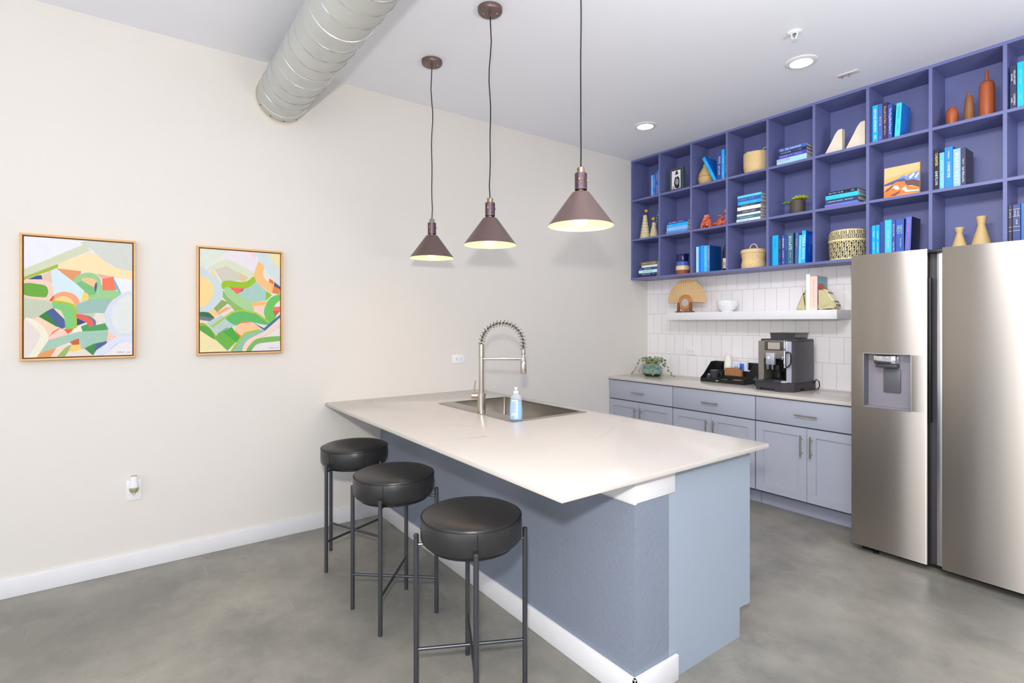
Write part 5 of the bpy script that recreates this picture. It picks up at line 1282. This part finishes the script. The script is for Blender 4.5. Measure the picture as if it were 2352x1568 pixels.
for k, (dx, dy, dz, rz, rx_) in enumerate(((.188, .042, .0, .25, 0), (.196, .05, .0045, -.3, 0), (.190, .058, .010, .1, .45), (.258, .036, .0, -.2, 0), (.262, .042, .0045, .25, 0), (.268, .054, .009, .05, .4))):
    t = thing('sugar_packet', PL_[k], 'sweetener packet', (cx0 + dx, cy0 + dy, KZ + .0065 + dz), group='yellow sweetener packets', rot=(rx_, 0, rz))
    G().box((-.031, -.019, 0), (.031, .019, .004), bev=.0018, seg=2).build('packet', YP, t)
    G().box((-.018, -.006, .004), (.014, -.003, .0044)).box((-.012, .002, .004), (.02, .005, .0044)).build('print', YI, t)
SMOKE = mat('smoked_glass', (92, 94, 100), rough=.06, trans=.55, ior=1.25)
t = thing('glass_pitcher', 'smoked glass pitcher with handle in the front of the caddy', 'pitcher', (cx0 + .112, cy0 + .045, KZ + .0068), math.radians(25))
G().lathe([(0, 0), (.026, 0), (.028, .003), (.035, .085), (.036, .09), (.034, .09), (.0265, .008), (0, .006)], n=30).build('body', SMOKE, t)
G().lathe([(0, .0905), (.0365, .0905), (.036, .097), (.02, .102), (0, .103)], n=30).build('lid', DARKPL, t)
G().tube([(.034, 0, .078), (.055, 0, .078), (.058, 0, .05), (.046, 0, .03), (.031, 0, .03)], .0038, n=8).build('handle', SMOKE, t)
t = thing('glass_jar', 'small clear glass jar at the corner of the caddy beside the pitcher', 'jar', (cx0 + .058, cy0 + .046, KZ + .0068))
G().lathe([(0, 0), (.02, 0), (.022, .003), (.022, .036), (.018, .043), (.018, .048), (.02, .05), (.016, .05), (.018, .006), (0, .005)], n=26).build('body', SMOKE, t)
G().sph((0, 0, .055), .012, n=14).lathe([(0, .048), (.019, .048), (.017, .052), (0, .054)], n=22).build('stopper', mat('clear_stopper', (190, 194, 198), rough=.06, trans=.5), t)
tag(G().lathe([(0, 0), (.012, 0), (.012, .05), (.008, .06), (.007, .074), (0, .075)], n=16, mi=[0, 0, 1, 1, 1]).build('small_bottle', [mat('deep_green_glass', (20, 60, 60), rough=.15), mat('bottle_cap_blue', (40, 80, 130), rough=.4)], None, loc=(1.312, -.20, KZ)), 'tiny dark green bottle squeezed between the caddy and the coffee machine', 'bottle')

# ------------------------------------------------------------------ coffee machine
t = thing('coffee_machine', 'grey bean-to-cup coffee machine with screen standing on the tile-side counter', 'coffee machine', (1.443, -.085, KZ))
CMG = mat('machine_dark_grey', (82, 80, 84), rough=.45, vary=(120, .05)); CMS = mat('machine_silver', (196, 200, 214), rough=.3, metal=.55); CMW = mat('machine_warm_grey', (158, 150, 142), rough=.35, metal=.6); CMB = mat('machine_base', (58, 57, 60), rough=.5)
# local x 0..0.30, y from -0.385 (front) to 0, z up
base = [(.0, 0), (.004, -.345), (.010, -.375), (.215, -.385), (.285, -.325), (.300, -.01), (.29, 0)]
def xy(u, v_, k): return (u, v_, k)
g = G(); g.prism(base, xy, .022, .072)
g.prism([(.0, 0), (.004, -.345), (.01, -.37), (.045, -.375), (.045, 0)], xy, 0, .024); g.prism([(.165, 0), (.165, -.381), (.215, -.385), (.285, -.325), (.289, -.24), (.289, -.235), (.165, -.235)], xy, 0, .024); g.prism([(.2, 0), (.2, -.17), (.292, -.17), (.300, -.01), (.29, 0)], xy, 0, .024)
g.box((.045, -.35, .0), (.165, -.02, .022))
g.build('base', CMB, t, flat=True)
g = G(); g.prism([(-.012, -.34), (-.006, -.385), (.222, -.396), (.252, -.372), (.25, -.35), (.0, -.33)], xy, .073, .088)
g.build('drip_tray_edge', CHROME, t)
g = G(); g.box((.06, -.355, .074), (.232, -.16, .092)); dt = g.build('drip_tray', BLACKPL, t)
g = G()
for k in range(8): g.box((.066 + k * .021, -.35, .092), (.072 + k * .021, -.2, .0935))
g.build('drip_grid', CHROME, dt, flat=True)
# left wing, right wing with silver front and dark curved side
G().prism([(.006, -.02), (.006, -.33), (.018, -.346), (.062, -.35), (.062, -.02)], xy, .074, .388).build('side_panel', CMW, t)
g = G()
sd = [(.236, -.02), (.236, -.345), (.272, -.340), (.288, -.325), (.300, -.27), (.306, -.16), (.300, -.05), (.292, -.02)]
v_ = []
zs = [.074 + .314 * k / 8 for k in range(9)]
for z in zs:
    q = 1 + .012 * math.sin(PI * (z - .074) / .314)
    for x, y in sd: v_.append((.236 + (x - .236) * q, y, z))
n_ = len(sd); f_ = []; m_ = []
for k in range(8):
    for i in range(n_): f_.append((k * n_ + i, k * n_ + (i + 1) % n_, (k + 1) * n_ + (i + 1) % n_, (k + 1) * n_ + i)); m_.append(1 if i in (0, 1) else 0)
f_ += [tuple(range(n_)), tuple(8 * n_ + i for i in range(n_))]; m_ += [0, 0]
g.add(v_, f_, m_).build('side_panel', [CMG, CMS], t)
# centre: back wall, upper front block
G().box((.062, -.17, .092), (.236, -.02, .26)).build('recess_back', BLACKPL, t)
fp = G().box((.062, -.362, .252), (.236, -.02, .392), bev=.003).build('front_panel', CMW, t)
sc_ = G().box((.076, -.3675, .318), (.226, -.361, .386), bev=.003).build('screen_bezel', mat('bezel_dark', (70, 66, 68), rough=.3), fp)
G().box((.104, -.3683, .326), (.198, -.367, .379)).build('screen', mat('screen_grey', (176, 168, 156), rough=.15), fp)
g = G()
for x in (.086, .214):
    for z in (.334, .352, .370): g.sph((x, -.368, z), .0035, n=8)
g.build('buttons', CHROME, fp)
G().box((.226, -.372, .300), (.2385, -.345, .396), bev=.004).build('chrome_post', CHROME, t)
sp_ = G().box((.098, -.392, .205), (.165, -.36, .300), bev=.006).build('coffee_spout', CMS, t)
lg = G().lathe([(0, 0), (.017, 0), (.017, .003), (0, .003)], n=28, M=Matrix.Translation((.124, -.392, .262)) @ Matrix.Rotation(PI / 2, 4, 'X')).build('emblem', WHITEPL, sp_)
g = G().lathe([(.0145, .003), (.016, .0036), (.0145, .0042), (.0135, .0036)], n=28, M=Matrix.Translation((.124, -.392, .262)) @ Matrix.Rotation(PI / 2, 4, 'X'))
lettering(g, 'jura', lambda u, v_: (.1125 + u, -.3956, .262 + v_), .023, .010)
g.build('emblem_lettering', mat('logo_black', (24, 22, 24), rough=.4), lg, flat=True)
g = G()
for x in (.110, .148): g.cyl((x, -.378, .168), (x, -.378, .208), .0085, .010, n=14, bev=.001)
g.build('nozzle', CHROME, sp_)
G().box((.10, -.372, .178), (.156, -.36, .2), bev=.003).build('nozzle_bridge', BLACKPL, sp_)
g = G().prism([(-.345, .205), (-.375, .205), (-.378, .17), (-.35, .14), (-.32, .15)], lambda u, v_, k: (k, u, v_), .172, .196); g.build('milk_spout', BLACKPL, t)
wd = G().cyl((.236, -.37, .215), (.236, -.37, .318), .0105, n=16, bev=.002).cyl((.236, -.37, .186), (.236, -.37, .215), .0075, n=14).build('steam_wand', CHROME, t)
G().tube([(.242, -.372, .30), (.262, -.376, .306), (.281, -.374, .30), (.284, -.373, .27), (.282, -.374, .22), (.268, -.376, .2), (.25, -.374, .19)], .0055, n=10).build('wand_guard', BLACKPL, wd)
G().cyl((.225, -.375, .262), (.222, -.398, .260), .013, n=20, bev=.003).build('wand_knob', CHROME, wd)
G().cyl((.09, -.30, .094), (.165, -.30, .094), .0, n=3) if False else None
G().lathe([(0, .094), (.036, .094), (.040, .1), (.042, .148), (.040, .150), (.036, .102), (0, .098)], c=(.138, -.27, 0), n=26).build('cup_stand', BLACKPL, t)
G().box((.010, -.30, .388), (.296, -.03, .404), bev=.004).build('top_deck', DARKPL, t)
hop = G().prism([(.072, .404), (.066, .446), (.262, .446), (.256, .404)], lambda u, v_, k: (u, k, v_), -.26, -.05).build('bean_hopper', mat('hopper_smoked', (48, 47, 50), rough=.15, coat=.5), t, flat=True)
G().box((.062, -.265, .446), (.266, -.045, .452), bev=.002).build('hopper_lid', DARKPL, hop)
G().tube([(.296, -.04, .05), (.318, -.036, .085), (.335, -.03, .07), (.338, -.028, .03), (.325, -.03, .008), (.303, -.04, .006)], .0042, n=8).build('power_cord', BLACKPL, t)
